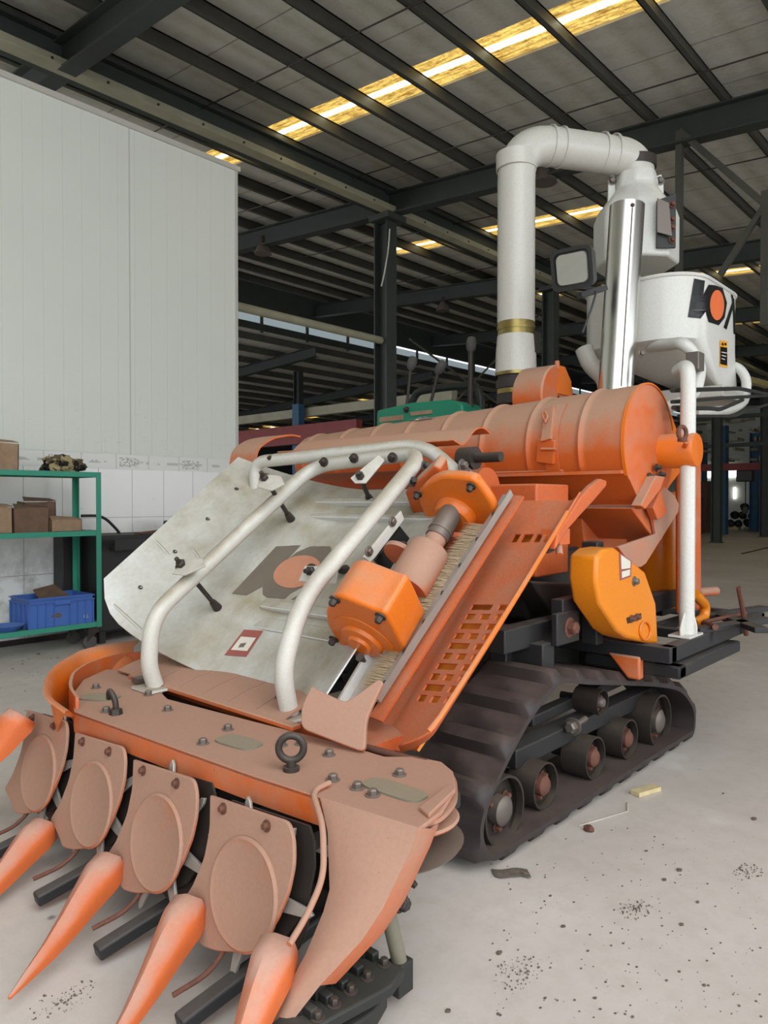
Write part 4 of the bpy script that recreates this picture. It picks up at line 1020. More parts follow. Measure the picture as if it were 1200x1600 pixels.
# right rounded end, lower lip and covers
bm = new(); lip = [dz(*q, ZD-.015) for q in [(655, 1290), (690, 1278), (716, 1250), (714, 1215), (690, 1190), (640, 1190)]]; prism(bm, fillet(lip, .06, 5), (0, 0, -.012)); part('end_lip', bm, 'orange_dusty')
bm = new(); q = [(655, 1260), (700, 1225), (712, 1232), (670, 1272)]; prism(bm, [dz(*k, ZD+.012) for k in q], (0, 0, -.012)); part('end_hinge', bm, 'orange_dusty', bevel=.003)
def inspection(cx, cy, a, b, ang, name='inspection_plate', mat='grey_dust'):
    bm = new(); c = dz(cx, cy, ZD+.006); pts = []
    for k in range(40):
        t = 2*PI*k/40; u = math.copysign(abs(math.cos(t))**.55, math.cos(t))*a; v = math.copysign(abs(math.sin(t))**.55, math.sin(t))*b
        pts.append(c+V((u*math.cos(ang)-v*math.sin(ang), u*math.sin(ang)+v*math.cos(ang), 0)))
    prism(bm, pts, (0, 0, -.008)); return part(name, bm, mat)
inspection(616, 1232, .1, .04, math.radians(-88)); inspection(373, 1158, .085, .045, math.radians(-85)); inspection(155, 1088, .08, .05, math.radians(-60))
bm = new()
for q in [(514, 1180), (520, 1219), (558, 1232), (582, 1243), (624, 1211), (317, 1162), (356, 1140), (166, 1112), (150, 1075), (440, 1165), (470, 1163), (232, 1086), (262, 1110)]:
    hexbolt(bm, dz(*q), (0, 0, 1), .014, .015)
out('bolt', bm, 'steel', deck)
bm = new()
for e in (pts[0], pts2[-1]): bar(bm, (e.x, e.y+.09, ZD+.02), (e.x, e.y+.15, ZD+.02), .05, .02); hexbolt(bm, (e.x+.03, e.y+.1, ZD+.02), (0, 0, 1), .016, .03)
part('foot_clamp', bm, 'steel')
e = dz(455, 1204); eye(e, (.7, .7, 0), .036, .011, 'lifting_eye', 'dark_steel', .03)
# small hook at left
q = dz(181, 1116); bm = new(); tube(bm, [q, q+V((0, 0, .05)), q+V((-.01, .03, .09)), q+V((0, .05, .05))], .011, 10, .03); lathe(bm, q, (0, 0, 1), [(.025, 0), (.022, .02)], 6); part('lifting_hook', bm, 'dark_steel')
# thin bent wire on the front
def WP(px, py, x): return on('x', x, px, py)
bm = new(); w0 = dz(515, 1230); pw = [w0+V((0, 0, .012)), dz(492, 1240)+V((-.01, 0, .01)), WP(505, 1290, 1.25), WP(506, 1370, 1.2), WP(480, 1430, 1.15), WP(452, 1476, 1.08)]
tube(bm, pw, .008, 10, .04); part('feeler_rod', bm, 'orange_dusty')
# flap strips between deck and chute
for k in range(7):
    y0 = 1.98+k*.165; y1 = y0+.16; x0 = 1.64; rows = []
    for f in [0, .2, .4, .6, .8, 1]:
        rows.append([V((x0+.20*f, y, ZD+.01+.045*f+.008*math.sin(f*PI))) for y in (y0, (y0+y1)/2, y1)])
    bm = new(); sheet(bm, rows, -.006); part('rubber_flap', bm, 'orange_dusty')
bm = new(); box(bm, (1.62, 1.9, ZD-.0), (1.66, 3.0, ZD+.018)); part('flap_strip', bm, 'orange', bevel=.004)
# corner cover at the right of chute foot
bm = new(); cpx = [(486, 1072), (540, 1098), (592, 1060), (599, 1066), (585, 1095), (572, 1125), (570, 1176), (540, 1165), (470, 1138), (470, 1105)]
ck = on('z', ZD+.005, 568, 1178); pp = [onp(ck, (-.75, -.3, .6), *q) for q in cpx]; pp = fillet(pp+[pp[0]], .025, 3)[:-1]; prism(bm, pp, V((.8, .35, -.5)).normalized()*.02); part('corner_cover', bm, 'orange_dusty', bevel=.006)
bm = new(); box(bm, (1.7, 1.6, ZD-.05), (1.95, 3.1, ZD)); part('feed_trough', bm, 'orange_rust')

# ---- right side divider
dp_in = [(500, 1246), (512, 1300), (515, 1390), (505, 1425), (478, 1490), (440, 1560), (425, 1602)]
dp_out = [(655, 1294), (641, 1330), (622, 1370), (598, 1420), (565, 1470), (500, 1540), (452, 1602)]
c_in = dz(500, 1246); c_out = dz(655, 1294)
DN = V((-.78, -.12, .38)).normalized()
bm = new(); rows = []
for a, b in zip(dp_in, dp_out):
    A, B = onp(c_out, DN, *a), onp(c_out, DN, *b)
    rows.append([A.lerp(B, t)+DN*(.018*math.sin(PI*t)) for t in (0, .12, .3, .5, .75, 1)])
last = rows[-1]; cx_ = sum(last, V())/6
rows.append([p.lerp(cx_, .8)+V((-.16, 0, -.1)) for p in last])
for r in rows:
    for p in r: p.z = max(p.z, .02)
rows[0] = [c_in.lerp(c_out, t) for t in (0, .12, .3, .5, .75, 1)]
sheet(bm, rows, .008); part('side_divider', bm, 'orange_dusty', smooth=60)
bm = new(); rows2 = [[r[-1], r[-1]+V((.05, 0, -.02)), r[-1]+V((.1, .02, -.03))] for r in rows[:-2]]; sheet(bm, rows2, .006); part('divider_side', bm, 'orange_dusty')

# ---- row units: cover plate, star wheel, finger tip
CX = 1.22; CN = V((-1, 0, .20)).normalized(); CPt = V((CX, 0, .51))
ref = [(208, 1187), (255, 1202), (302, 1217), (307, 1240), (306, 1275), (298, 1312), (282, 1352), (262, 1382), (238, 1395), (210, 1396), (190, 1390), (178, 1360), (164, 1340), (182, 1312), (198, 1272), (206, 1232)]
loc3 = [onp(CPt, CN, *q) for q in ref]; yc3 = onp(CPt, CN, 250, 1205).y
dc = onp(CPt, CN, 245, 1316)
def row_y(px, py): return onp(CPt, CN, px, py).y
RYS = [row_y(385, 1250)+.0, yc3, row_y(148, 1172), row_y(148, 1172)+.43]
bot = onp(CPt, CN, 225, 1396); rd = .142
for ri, yc in enumerate(RYS):
    off = V((0, yc-yc3, 0)); P3 = [p+off for p in loc3]; c = dc+off
    bm = new(); prism(bm, fillet(P3+[P3[0]], .02, 3)[:-1], -CN*.012)
    cv = part('row_cover', bm, 'orange_dusty', bevel=.003)
    bm = new(); lathe(bm, c, CN, [(rd-.002, -.004), (rd, .004), (rd-.008, .010), (rd-.02, .006), (.001, .005)], 56, cap=False); out('pressed_disc', bm, 'orange_dusty', cv)
    bm = new(); 
    for q in ((224, 1204), (276, 1224)): hexbolt(bm, onp(CPt, CN, *q)+off, CN, .011, .012)
    out('bolt', bm, 'rust', cv)
    # dark plates behind
    bm = new(); prism(bm, [p-CN*.05+V((0, -.03, .0))+(p-c)*-.04 for p in P3], -CN*.008); part('backing_plate', bm, 'dark_steel')
    bm = new(); lathe(bm, c-CN*.08+V((0, -.015, -.02)), CN, [(rd*1.12, 0), (rd*1.14, .006), (rd*1.12, .012)], 40); part('lower_guard', bm, 'dark_steel')
    # star wheel
    sw = c-CN*.035; d_, a_, b_ = frame(CN)
    bm = new(); lathe(bm, sw-CN*.01, CN, [(.06, 0), (.06, .02)], 24); star = part('star_wheel', bm, 'silver')
    for k in range(7):
        an = k*2*PI/7+.35+ri*.2; dr_ = a_*math.cos(an)+b_*math.sin(an); tn = a_*-math.sin(an)+b_*math.cos(an)
        bm = new(); prism(bm, [sw+dr_*.05-tn*.026, sw+dr_*.05+tn*.026, sw+dr_*.225+tn*.011, sw+dr_*.24, sw+dr_*.225-tn*.011], CN*.010); out('finger', bm, 'silver', star, bevel=.002)
# finger tips with dusty heads
def tip(head, end, zt_, wd, yoff=0.0):
    """hollow plough-shaped tip: blunt square head tapering forward to a point near the ground"""
    A, B = V(head), V(end); d = (B-A); L = d.length; d, a, b = frame(d); rows = []; bm = new()
    prof = [(0, .80, .70, 0), (.02, .95, .88, 0), (.13, 1.0, 1.0, 0), (.17, .97, .97, 0), (.32, .78, .86, -.004), (.5, .58, .68, -.012), (.68, .40, .48, -.014), (.86, .22, .28, -.006), (1, .07, .09, 0)]
    rings = []
    for f, ws, hs, dip in prof:
        c = A+d*L*f+b*dip; ring = []
        k2 = max(0, 1-f/.3)                       # the head is square, the blade gets a ridge
        for (u, v) in ((-1, -.55), (-1, .1), (-.86, .55+.1*k2), (-.3, .78+.0*k2), (.1, 1.0-.12*k2), (.80, .62+.1*k2), (1, .1), (1, -.55), (0, -.62)):
            ring.append(bm.verts.new(c+a*u*wd/2*ws+b*v*wd*.62*hs))
        rings.append(ring)
    n = len(rings[0])
    for k in range(len(rings)-1):
        for i in range(n): bm.faces.new((rings[k][i], rings[k][(i+1) % n], rings[k+1][(i+1) % n], rings[k+1][i]))
    bm.faces.new(list(reversed(rings[0]))); bm.faces.new(rings[-1])
    bmesh.ops.bevel(bm, geom=[e for e in bm.edges if e.calc_face_angle(0) > .45], offset=.006, segments=2, affect='EDGES', profile=.5)
    return part('divider_tip', bm, M['tip'], smooth=62)
M['tip'] = paint('scuffed_orange_tip', (206, 104, 52), (186, 144, 126), 1.0, .55, chips=(96, 66, 50), up=.32)
hA = onp(CPt-V((.03, 0, 0)), CN, 166, 1356); e3 = on('z', .05, 14, 1560)
dlt = e3-hA
for ri, yc in enumerate(RYS):
    off = V((0, yc-yc3, 0)); hd = hA+off+V((0, .0, .0)); ed = hd+dlt
    if ri == 0: hd = onp(CPt-V((.03, 0, 0)), CN, 290, 1425); ed = hd+dlt
    elif ri == 1: hd = hA; ed = hd+dlt
    elif ri == 2: hd = onp(CPt-V((.03, 0, 0)), CN, 62, 1300); ed = hd+dlt
    elif ri == 3: hd = onp(CPt-V((.03, 0, 0)), CN, -35, 1250); ed = hd+dlt
    tip(hd+V((.02, 0, .01)), ed, 0, .105)
hd = onp(CPt-V((.02, 0, 0)), CN, 437, 1478); tip(hd, hd+dlt, 0, .105)
hd = onp(CPt, CN, 30, 1125); hd2 = on('y', 2.95, 32, 1128); tip(on('y', 2.95, 36, 1118), on('y', 2.95, -40, 1215), 0, .12)
# curved arms under the covers and dark beams
for ri, yc in enumerate(RYS):
    off = V((0, yc-yc3, 0)); c = dc+off
    bm = new(); bar(bm, (1.45, yc-.06, .14), (1.0, yc-.02, .04), .05, .04); part('row_beam', bm, 'black', bevel=.008)
    bm = new(); q = [c+V((.05, .1, -.08)), c+V((0, .06, -.15)), c+V((-.07, .05, -.20)), c+V((-.17, .07, -.22))]; tube(bm, q, .007, 10, .05); part('curved_arm', bm, 'rust')
    bm = new(); box(bm, (1.26, yc-.15, .40), (1.72, yc-.09, .45)); box(bm, (1.26, yc+.09, .40), (1.72, yc+.15, .45)); part('gathering_chain', bm, 'dark_steel')
bm = new(); box(bm, (1.5, 1.45, .32), (1.62, 2.95, .44)); box(bm, (1.38, 1.25, .47), (1.7, 2.8, .52)); box(bm, (1.46, 1.5, .12), (1.6, 3.0, .22)); part('header_beam', bm, 'machine_black', bevel=.01)
bm = new(); cyl(bm, (1.75, 1.5, .36), (1.75, 2.95, .36), .13, seg=28); part('auger_tube', bm, 'machine_black')
# left side outer guard (orange curved sheet)
gl = fillet([onp((1.35, 3.05, .6), (-.4, -1, 0), *q) for q in [(98, 1098), (72, 1070), (84, 1030), (130, 1014), (205, 1006)]], .2, 6)
rows = [[p+V((0, .03, -h)) for p in gl] for h in (0, .08, .2)]
bm = new(); gg = [dz(*q, .64) for q in [(98, 1118), (62, 1092), (70, 1050), (130, 1016), (215, 1004)]]; gg = fillet(gg, .2, 6)
rows = [[p.lerp(dz(150, 1085), .12-h*.6)+V((0, 0, h*(.12+.88*min(1, k/len(gg)*2.2)))) for k, p in enumerate(gg)] for h in (-.24, -.12, .0)]; rows.append([p+V((.004, -.004, .006)) for p in gg]); sheet(bm, rows, .008); part('left_divider', bm, 'orange_clean', smooth=60)

# ---- lower right: discs, cutter bar, stand
bm = new(); q = dz(655, 1290, .42); lathe(bm, V((1.50, 1.285, .42)), (-.12, .08, 1), [(.15, 0), (.155, .006), (.05, .02)], 40); part('cutting_disc', bm, 'steel')
bm = new(); lathe(bm, V((1.49, 1.27, .505)), (0, 0, 1), [(.13, 0), (.135, .006), (.13, .012)], 40); part('end_disc', bm, 'orange_dusty')
pt = on('y', 1.29, 603, 1412); pb = on('y', 1.29, 624, 1502)
st_ = V((pt.x, 1.29, pt.z)); sb = V((pb.x+.0, 1.29, pb.z))
bm = new(); cyl(bm, st_, sb, .021, seg=18); ss = part('support_leg', bm, 'grey_dust')
bm = new(); box(bm, (sb.x-.03, 1.265, sb.z-.08), (sb.x+.03, 1.315, sb.z+.005)); prism(bm, [(sb.x-.09, 1.33, sb.z-.05), (sb.x-.01, 1.33, sb.z-.05), (sb.x-.05, 1.33, .0), (sb.x-.065, 1.33, .0)], (0, .02, 0)); out('foot', bm, 'machine_black', ss, bevel=.004)
bm = new(); a = on('y', 1.3, 620, 1500); b = on('y', 1.42, 470, 1590)
prism(bm, [on('z', .15, *q) for q in [(548, 1482), (606, 1500), (632, 1512), (612, 1540), (520, 1590), (440, 1640), (420, 1600), (500, 1540)]], (0, 0, -.03)); prism(bm, [on('z', .10, *q) for q in [(606, 1545), (560, 1575), (470, 1640), (500, 1640), (585, 1580)]], (0, 0, -.05)); part('cutter_bar', bm, 'machine_black', bevel=.006)
for k in range(5):
    c_ = on('z', .15, 575-k*24, 1494+k*22); bm = new(); box(bm, c_+V((-.02, .0, 0)), c_+V((.014, .035, .035))); box(bm, c_+V((-.012, -.03, 0)), c_+V((.012, .01, .022))); o = part('chain_link', bm, 'machine_black', bevel=.004)
    bm = new(); hexbolt(bm, on('z', .15, 600-k*26, 1507+k*21), (0, 0, 1), .012, .014); out('bolt', bm, 'dark_steel', o)
bm = new(); a = on('y', 1.28, 610, 1385); box(bm, a+V((-.025, 0, -.03)), a+V((.03, .05, .02))); cyl(bm, on('y', 1.27, 612, 1402), on('y', 1.2, 632, 1412), .015, seg=12); hexbolt(bm, on('y', 1.22, 626, 1410), (0, -1, 0), .018, .02)
cyl(bm, on('y', 1.3, 625, 1362), on('y', 1.25, 650, 1385), .02, .008, 10); cyl(bm, on('y', 1.3, 610, 1350), on('y', 1.26, 636, 1372), .02, seg=10); part('leg_bracket', bm, 'dark_steel', bevel=.004)

# ---- white post and right side bits
bp = on('y', 1.36, 1073, 985); zt2 = on('y', 1.36, 1075, 570).z
bm = new(); tube(bm, [V((bp.x, 1.36, ZP)), V((bp.x, 1.36, zt2-.0)), V((bp.x+.14, 1.46, zt2+.0))], .037, 20, .09); po = part('support_post', bm, 'white_clean', smooth=80)
bm = new(); box(bm, (bp.x-.09, 1.31, ZP), (bp.x+.09, 1.42, ZP+.012))
for s in (-1, 1): prism(bm, [(bp.x+s*.03, 1.355, ZP+.01), (bp.x+s*.085, 1.355, ZP+.01), (bp.x+s*.085, 1.355, ZP+.05), (bp.x+s*.03, 1.355, ZP+.13)], (0, .01, 0))
prism(bm, [(bp.x, 1.33, ZP+.01), (bp.x, 1.31, ZP+.01), (bp.x, 1.31, ZP+.05), (bp.x, 1.33, ZP+.13)], (.01, 0, 0)); out('post_foot', bm, 'white_clean', po, bevel=.003)
# yellow-orange chain case
bm = new(); cp_ = [on('y', 1.42, *c6(*q)) for q in [(488, 850), (520, 822), (562, 815), (625, 862), (690, 915), (735, 1045), (745, 1222), (690, 1212), (612, 1192), (575, 1165), (500, 1050), (484, 950)]]
prism(bm, cp_, (0, .13, 0)); cs = part('chain_case', bm, 'yellow_orange', bevel=.016); TCS = bvh(cs)
decal('case_label', TCS, [c6(*q) for q in [(578, 835), (630, 870), (628, 935), (582, 952)]], 'decal_red', cs, .002)
decal('label_panel', TCS, [c6(*q) for q in [(584, 845), (624, 872), (623, 900), (586, 905)]], 'decal_white', cs, .004)
decal('label_panel', TCS, [c6(*q) for q in [(588, 915), (622, 906), (621, 930), (588, 942)]], 'decal_white', cs, .004)
bm = new(); hexbolt(bm, on('y', 1.42, *c6(642, 955)), (0, -1, 0), .016, .018); out('bolt', bm, 'steel', cs)
bm = new(); prism(bm, [on('y', 1.417, *c6(*q)) for q in [(612, 1108), (672, 1088), (674, 1110), (616, 1132)]], (0, .01, 0)); out('slot_plate', bm, 'dark_steel', cs)
bm = new(); hexbolt(bm, on('y', 1.415, *c6(632, 1112)), (0, -1, 0), .012, .014); hexbolt(bm, on('y', 1.415, *c6(655, 1105)), (0, -1, 0), .012, .014); out('bolt', bm, 'rust', cs)
bm = new(); tube(bm, [on('y', 1.415, *c6(688+22*math.cos(t), 1162+38*math.sin(t))) for t in [k*PI/8 for k in range(16)]], .005, 8, closed=True); out('access_ring', bm, 'orange_clean', cs)
# fuel tank cylinder, side pillar
q = on('y', 1.80, 1030, 850); bm = new(); lathe(bm, (q.x, 1.80, ZP+.03), (0, 0, 1), [(.12, 0), (.135, .02), (.135, .66), (.12, .7)], 40); part('fuel_tank', bm, 'yellow_orange')
bm = new(); box(bm, (q.x-.2, 1.7, ZP-.0), (q.x+.25, 2.0, ZP+.03)); part('tank_bracket', bm, 'black')
pA = on('y', 1.52, 1070, 668); pB_ = on('y', 1.52, 1097, 945)
bm = new(); prof = [V((pA.x, 1.52, ZP+.04)), V((pB_.x, 1.52, ZP+.04)), V((pB_.x-.02, 1.52, pA.z-.1)), V((pB_.x-.06, 1.52, pA.z-.01)), V((pA.x-.02, 1.52, pA.z))]
prism(bm, prof, (0, .05, 0)); part('rear_side_panel', bm, 'orange', bevel=.02)
bm = new(); tube(bm, [on('y', 1.45, 1085, 928), on('y', 1.45, 1102, 945), on('y', 1.45, 1101, 965), on('y', 1.45, 1085, 975)], .028, 14, .08); part('curved_pipe', bm, 'yellow_orange')
bm = new(); a = on('y', 1.6, 1092, 925); lathe(bm, a-V((.02, 0, 0)), (1, -.4, 0), [(.028, 0), (.028, .16), (.02, .16), (.02, .1)], 18, cap=False); part('outlet_stub', bm, 'orange_dusty')

# ---- blower, big pipe, cyclone, exhaust
PX, PY = 4.02, 2.55
pp_ = on('x', PX, 806, 580); PY = pp_.y; dep = (V((PX, PY, 0))).dot(Fv)
R_ = .118; ztop = on('x', PX, 806, 222).z; zb0 = on('x', PX, 806, 505).z
el = V((.82, -.57, 0)).normalized()
endp = V((PX, PY, ztop))+el*.84
bm = new(); path = [V((PX, PY, zb0)), V((PX, PY, ztop)), V((endp.x, endp.y, ztop-.02)), V((endp.x, endp.y, ztop-.3))]
tube(bm, fillet(path, .24, 12), R_, 36); pipe = part('air_pipe', bm, 'pvc', smooth=80)
bm = new()
for z_ in (zb0, ): pass
zc_ = on('x', PX, 806, 262).z; 
lathe(bm, (PX, PY, zc_-.02), (0, 0, 1), [(R_, 0), (R_+.009, 0), (R_+.009, .1), (R_, .1)], 40, cap=False)
for f in (.27, .36, .70, .80):
    c = V((PX, PY, ztop))+el*.84*f; lathe(bm, c-el*.008-V((0, 0, .01*f)), el, [(R_, 0), (R_+.008, .002), (R_+.008, .012), (R_, .016)], 40, cap=False)
out('pipe_collar', bm, 'pvc', pipe)
z1_ = on('x', PX, 806, 518).z; z2_ = on('x', PX, 806, 583).z
bm = new(); lathe(bm, (PX, PY, z1_), (0, 0, 1), [(R_-.003, -.06), (R_-.003, .06)], 36); lathe(bm, (PX, PY, z1_+.005), (0, 0, 1), [(R_+.001, 0), (R_+.003, .015), (R_+.001, .03)], 36, cap=False); part('brass_band', bm, 'brass')
bm = new(); lathe(bm, (PX, PY, z2_), (0, 0, 1), [(R_+.012, 0), (R_+.008, .14), (R_+.0, z1_-z2_-.03)], 36); part('lower_sleeve', bm, 'pvc')
bm = new(); box(bm, (PX+.02, PY-R_-.012, z2_+.12), (PX+.09, PY-R_+.03, z2_+.25)); part('sleeve_clip', bm, 'dark_steel')
bm = new(); lathe(bm, (PX, PY, z2_-.2), (0, 0, 1), [(R_+.004, 0), (R_+.004, .06), (R_-.006, .065), (R_-.006, .09), (R_+.008, .1), (R_+.008, .15), (R_-.004, .155), (R_-.004, .19), (R_+.004, .2)], 36); part('rubber_joint', bm, 'rubber')
bm = new(); lathe(bm, (PX, PY, z2_-.02), (0, 0, 1), [(R_+.012, 0), (R_+.012, .02)], 36, cap=False); lathe(bm, (PX, PY, z2_-.135), (0, 0, 1), [(R_+.002, 0), (R_+.002, .03)], 36, cap=False); part('hose_clamp', bm, 'brass')
# blower scroll
bc = on('x', 4.0, 868, 616); bm = new(); lathe(bm, (4.0, bc.y-.02, bc.z-.02), (0, 1, 0), [(.01, 0), (.185, 0), (.195, .01), (.195, .2), (.185, .21), (.01, .21)], 48, cap=False); bl = part('blower_housing', bm, 'orange')
bm = new(); prism(bm, [V((4.0-.02, bc.y-.03, bc.z)), V((4.14, bc.y-.03, bc.z)), V((4.14, bc.y-.03, bc.z+.09)), V((4.06, bc.y-.03, bc.z+.17)), V((4.0, bc.y-.03, bc.z+.17))], (0, .02, 0)); out('blower_vane', bm, 'orange_clean', bl)
bm = new(); cyl(bm, (4.0, bc.y-.01, bc.z+.15), (4.0, bc.y-.01, bc.z+.2), .018, .014, 12); out('lug', bm, 'orange', bl)
# cyclone
KX, KY = endp.x, endp.y; kz = lambda py, px=990: CAMH+(783-py)/FPX*V((KX, KY, 0)).dot(Fv)
bm = new(); lathe(bm, (KX, KY, kz(268)), (0, 0, 1), [(R_+.01, 0), (R_+.01, .06)], 36); part('pipe_clamp', bm, 'dark_steel')
bm = new(); prof = [(R_+.03, kz(296)), (R_+.005, kz(280)), (R_+.0, kz(270))]
lathe(bm, (KX, KY, 0), (0, 0, 1), [(.272, kz(420)), (.272, kz(350)), (.25, kz(335)), (R_+.02, kz(300)), (R_+.025, kz(292)), (R_+.005, kz(272))], 8, up=V((0, 0, 1))); 
bmesh.ops.rotate(bm, verts=bm.verts[:], cent=V((KX, KY, 0)), matrix=Matrix.Rotation(PI/8+.06, 3, 'Z')); cy = part('cyclone_body', bm, 'white_clean', bevel=.02)
bm = new()
for s in (-1, 1):
    c = V((KX, KY, 0))+Rv*s*.155; prism(bm, [c+Rv*s*.03+V((0, 0, kz(345))), c-Rv*s*.03+V((0, 0, kz(345))), c-Rv*s*.015+V((0, 0, kz(278))), c+Rv*s*.01+V((0, 0, kz(276))), c+Rv*s*.025+V((0, 0, kz(285)))], Fv*.02)
out('clamp_ear', bm, 'white_clean', cy)
bm = new()
for s in (-1, 1): hexbolt(bm, V((KX, KY, kz(286)))+Rv*s*.158-Fv*.0, -Fv, .02, .02)
out('bolt', bm, 'steel', cy)
# opening with plate on the right side of cyclone
c = V((KX, KY, 0))-Fv*.275+Rv*.10; bm = new(); prism(bm, [c-Rv*.06+V((0, 0, kz(343))), c+Rv*.055+V((0, 0, kz(333))), c+Rv*.055+V((0, 0, kz(412))), c-Rv*.06+V((0, 0, kz(412)))], Fv*.02); out('side_opening', bm, 'machine_black', cy)
bm = new(); c2 = c-Fv*.03; prism(bm, [c2-Rv*.07+V((0, 0, kz(343))), c2+Rv*.0+V((0, 0, kz(350))), c2+Rv*.02+V((0, 0, kz(398))), c2-Rv*.07+V((0, 0, kz(392)))], Fv*.01); out('heat_plate', bm, 'steel', cy)
bm = new()
for py in (350, 372, 384, 402): hexbolt(bm, c+Rv*.03+V((0, 0, kz(py)))-Fv*.005, -Fv, .014, .02)
out('bolt', bm, 'rust', cy)
# exhaust
exb = on('x', 4.06, 962, 608); ext = CP+ray(980, 322)*((V((4.05, exb.y, 0))).dot(Fv)/1.0)
bm = new(); dax = (ext-exb); lathe(bm, exb-dax.normalized()*.15, dax, [(.098, 0), (.098, dax.length+.15), (.092, dax.length+.15), (.092, dax.length-.1)], 48, cap=False); ex = part('exhaust_stack', bm, 'chrome')
bm = new(); d_ = dax.normalized(); bar(bm, exb-Fv*.098, ext-Fv*.099-d_*.05, .006, .004); out('exhaust_seam', bm, 'steel', ex)
bm = new(); hexbolt(bm, ext-Fv*.098-d_*.035, -Fv, .008, .006); out('bolt', bm, 'dark_steel', ex)
# work lamp
lc = CP+ray(896, 420)*4.05
t_ = (-Fv*.80-Rv*.58+V((0, 0, -.22))).normalized(); d_, a_, b_ = frame(t_)
def rrect(c, w_, h_, r, n=6):
    pts = []
    for cx, cy, a0 in ((w_-r, h_-r, 0), (-w_+r, h_-r, PI/2), (-w_+r, -h_+r, PI), (w_-r, -h_+r, 3*PI/2)):
        for k in range(n+1): t = a0+PI/2*k/n; pts.append(c+a_*(cx+r*math.cos(t))+b_*(cy+r*math.sin(t)))
    return pts
def loft(bm, loops):
    L = [[bm.verts.new(p) for p in lp] for lp in loops]; n = len(L[0])
    for k in range(len(L)-1):
        for i in range(n): bm.faces.new((L[k][i], L[k][(i+1) % n], L[k+1][(i+1) % n], L[k+1][i]))
    bm.faces.new(list(reversed(L[0]))); bm.faces.new(L[-1])
bm = new(); loft(bm, [rrect(lc-d_*.09, .06, .05, .03), rrect(lc-d_*.05, .11, .10, .035), rrect(lc+d_*.03, .118, .112, .035), rrect(lc+d_*.03, .098, .092, .03), rrect(lc+d_*.015, .096, .09, .03)]); lm = part('work_lamp', bm, 'machine_black')
mg = NT('lamp_lens'); mg.b.inputs['Base Color'].default_value = s2l((196, 196, 190)); mg.b.inputs['Metallic'].default_value = .7; mg.b.inputs['Roughness'].default_value = .18
wv = mg.n('ShaderNodeTexWave'); wv.inputs['Scale'].default_value = 22; wv.inputs['Distortion'].default_value = 1.2; mg.l(mg.coord(), wv.inputs['Vector']); mg.bump(wv.outputs['Fac'], .25, .004)
bm = new(); loft(bm, [rrect(lc+d_*.017, .09, .085, .03), rrect(lc+d_*.027, .086, .08, .03)]); out('lens', bm, mg.m, lm)
bm = new(); bar(bm, lc-b_*.1, CP+ray(928, 452)*4.15, .03, .02); bar(bm, CP+ray(905, 462)*4.1, CP+ray(945, 450)*4.15, .05, .03); tube(bm, [CP+ray(932, 455)*4.1, CP+ray(925, 480)*4.1, CP+ray(910, 520)*4.1], .006, 8, .05); out('lamp_bracket', bm, 'machine_black', lm)

# ---- grain tank
def rr_loop(x0, x1, y0, y1, r, z, n=8):
    pts = []
    for cx, cy, a0 in ((x1-r, y1-r, 0), (x0+r, y1-r, PI/2), (x0+r, y0+r, PI), (x1-r, y0+r, 3*PI/2)):
        for k in range(n+1): t = a0+PI/2*k/n; pts.append(V((cx+r*math.cos(t), cy+r*math.sin(t), z)))
    return pts
TX0, TX1, TY0, TY1 = 4.28, 5.22, 1.53, 2.28
zt3 = 2.67; zm3 = 2.30; zb3 = 2.05
bm = new(); loft(bm, [rr_loop(4.84, 5.18, 1.56, 1.80, .02, zb3), rr_loop(TX0, TX1, TY0, TY1, .24, zm3), rr_loop(TX0, TX1, TY0, TY1, .24, zt3)])
tank = part('grain_tank', bm, 'white_clean', smooth=30); TT = bvh(tank)
bm = new(); lo = rr_loop(TX0, TX1, TY0, TY1, .24, zt3); tube(bm, lo, .012, 8, closed=True); out('tank_rim', bm, 'white_clean', tank)
ca = lambda cx, cy: (1000+cx/6, 400+cy/6)
def dcl(nm, q, mat, off=.003): decal(nm, TT, [ca(*k) for k in q], mat, tank, off, 5)
dcl('logo_letter', [(505, 212), (605, 232), (592, 360), (640, 270), (700, 275), (770, 300), (812, 440), (790, 580), (735, 650), (640, 620), (612, 520), (565, 588), (446, 574)], 'decal_black')
dcl('logo_letter', [(780, 672), (862, 430), (848, 358), (868, 372), (880, 450), (808, 690)], 'decal_black')
dcl('logo_letter', [(856, 388), (880, 398), (889, 560), (888, 735), (874, 730), (868, 540)], 'decal_black')
decal('logo_disc', TT, [ca(714+66*math.cos(k*PI/14), 462+142*math.sin(k*PI/14)) for k in range(28)], 'decal_orange', tank, .006, 5)
dcl('warning_label', [(745, 790), (815, 802), (815, 1048), (742, 1036)], 'decal_yellow'); dcl('label_panel', [(748, 850), (810, 862), (810, 1028), (746, 1012)], 'decal_black', .005)
for yy in (905, 935, 965): dcl('label_text', [(755, yy-8), (805-(yy-905)*.3, yy+2), (805-(yy-905)*.3, yy+10), (755, yy)], 'decal_white', .007)
dcl('label_mark', [(756, 835), (768, 808), (778, 840)], 'decal_black', .006); dcl('label_mark', [(786, 815), (802, 820), (802, 840), (786, 836)], 'decal_black', .006)
bm = new(); box(bm, (4.70, 1.5, 1.99), (5.2, 1.9, 2.06)); part('tank_outlet', bm, 'white', bevel=.006)
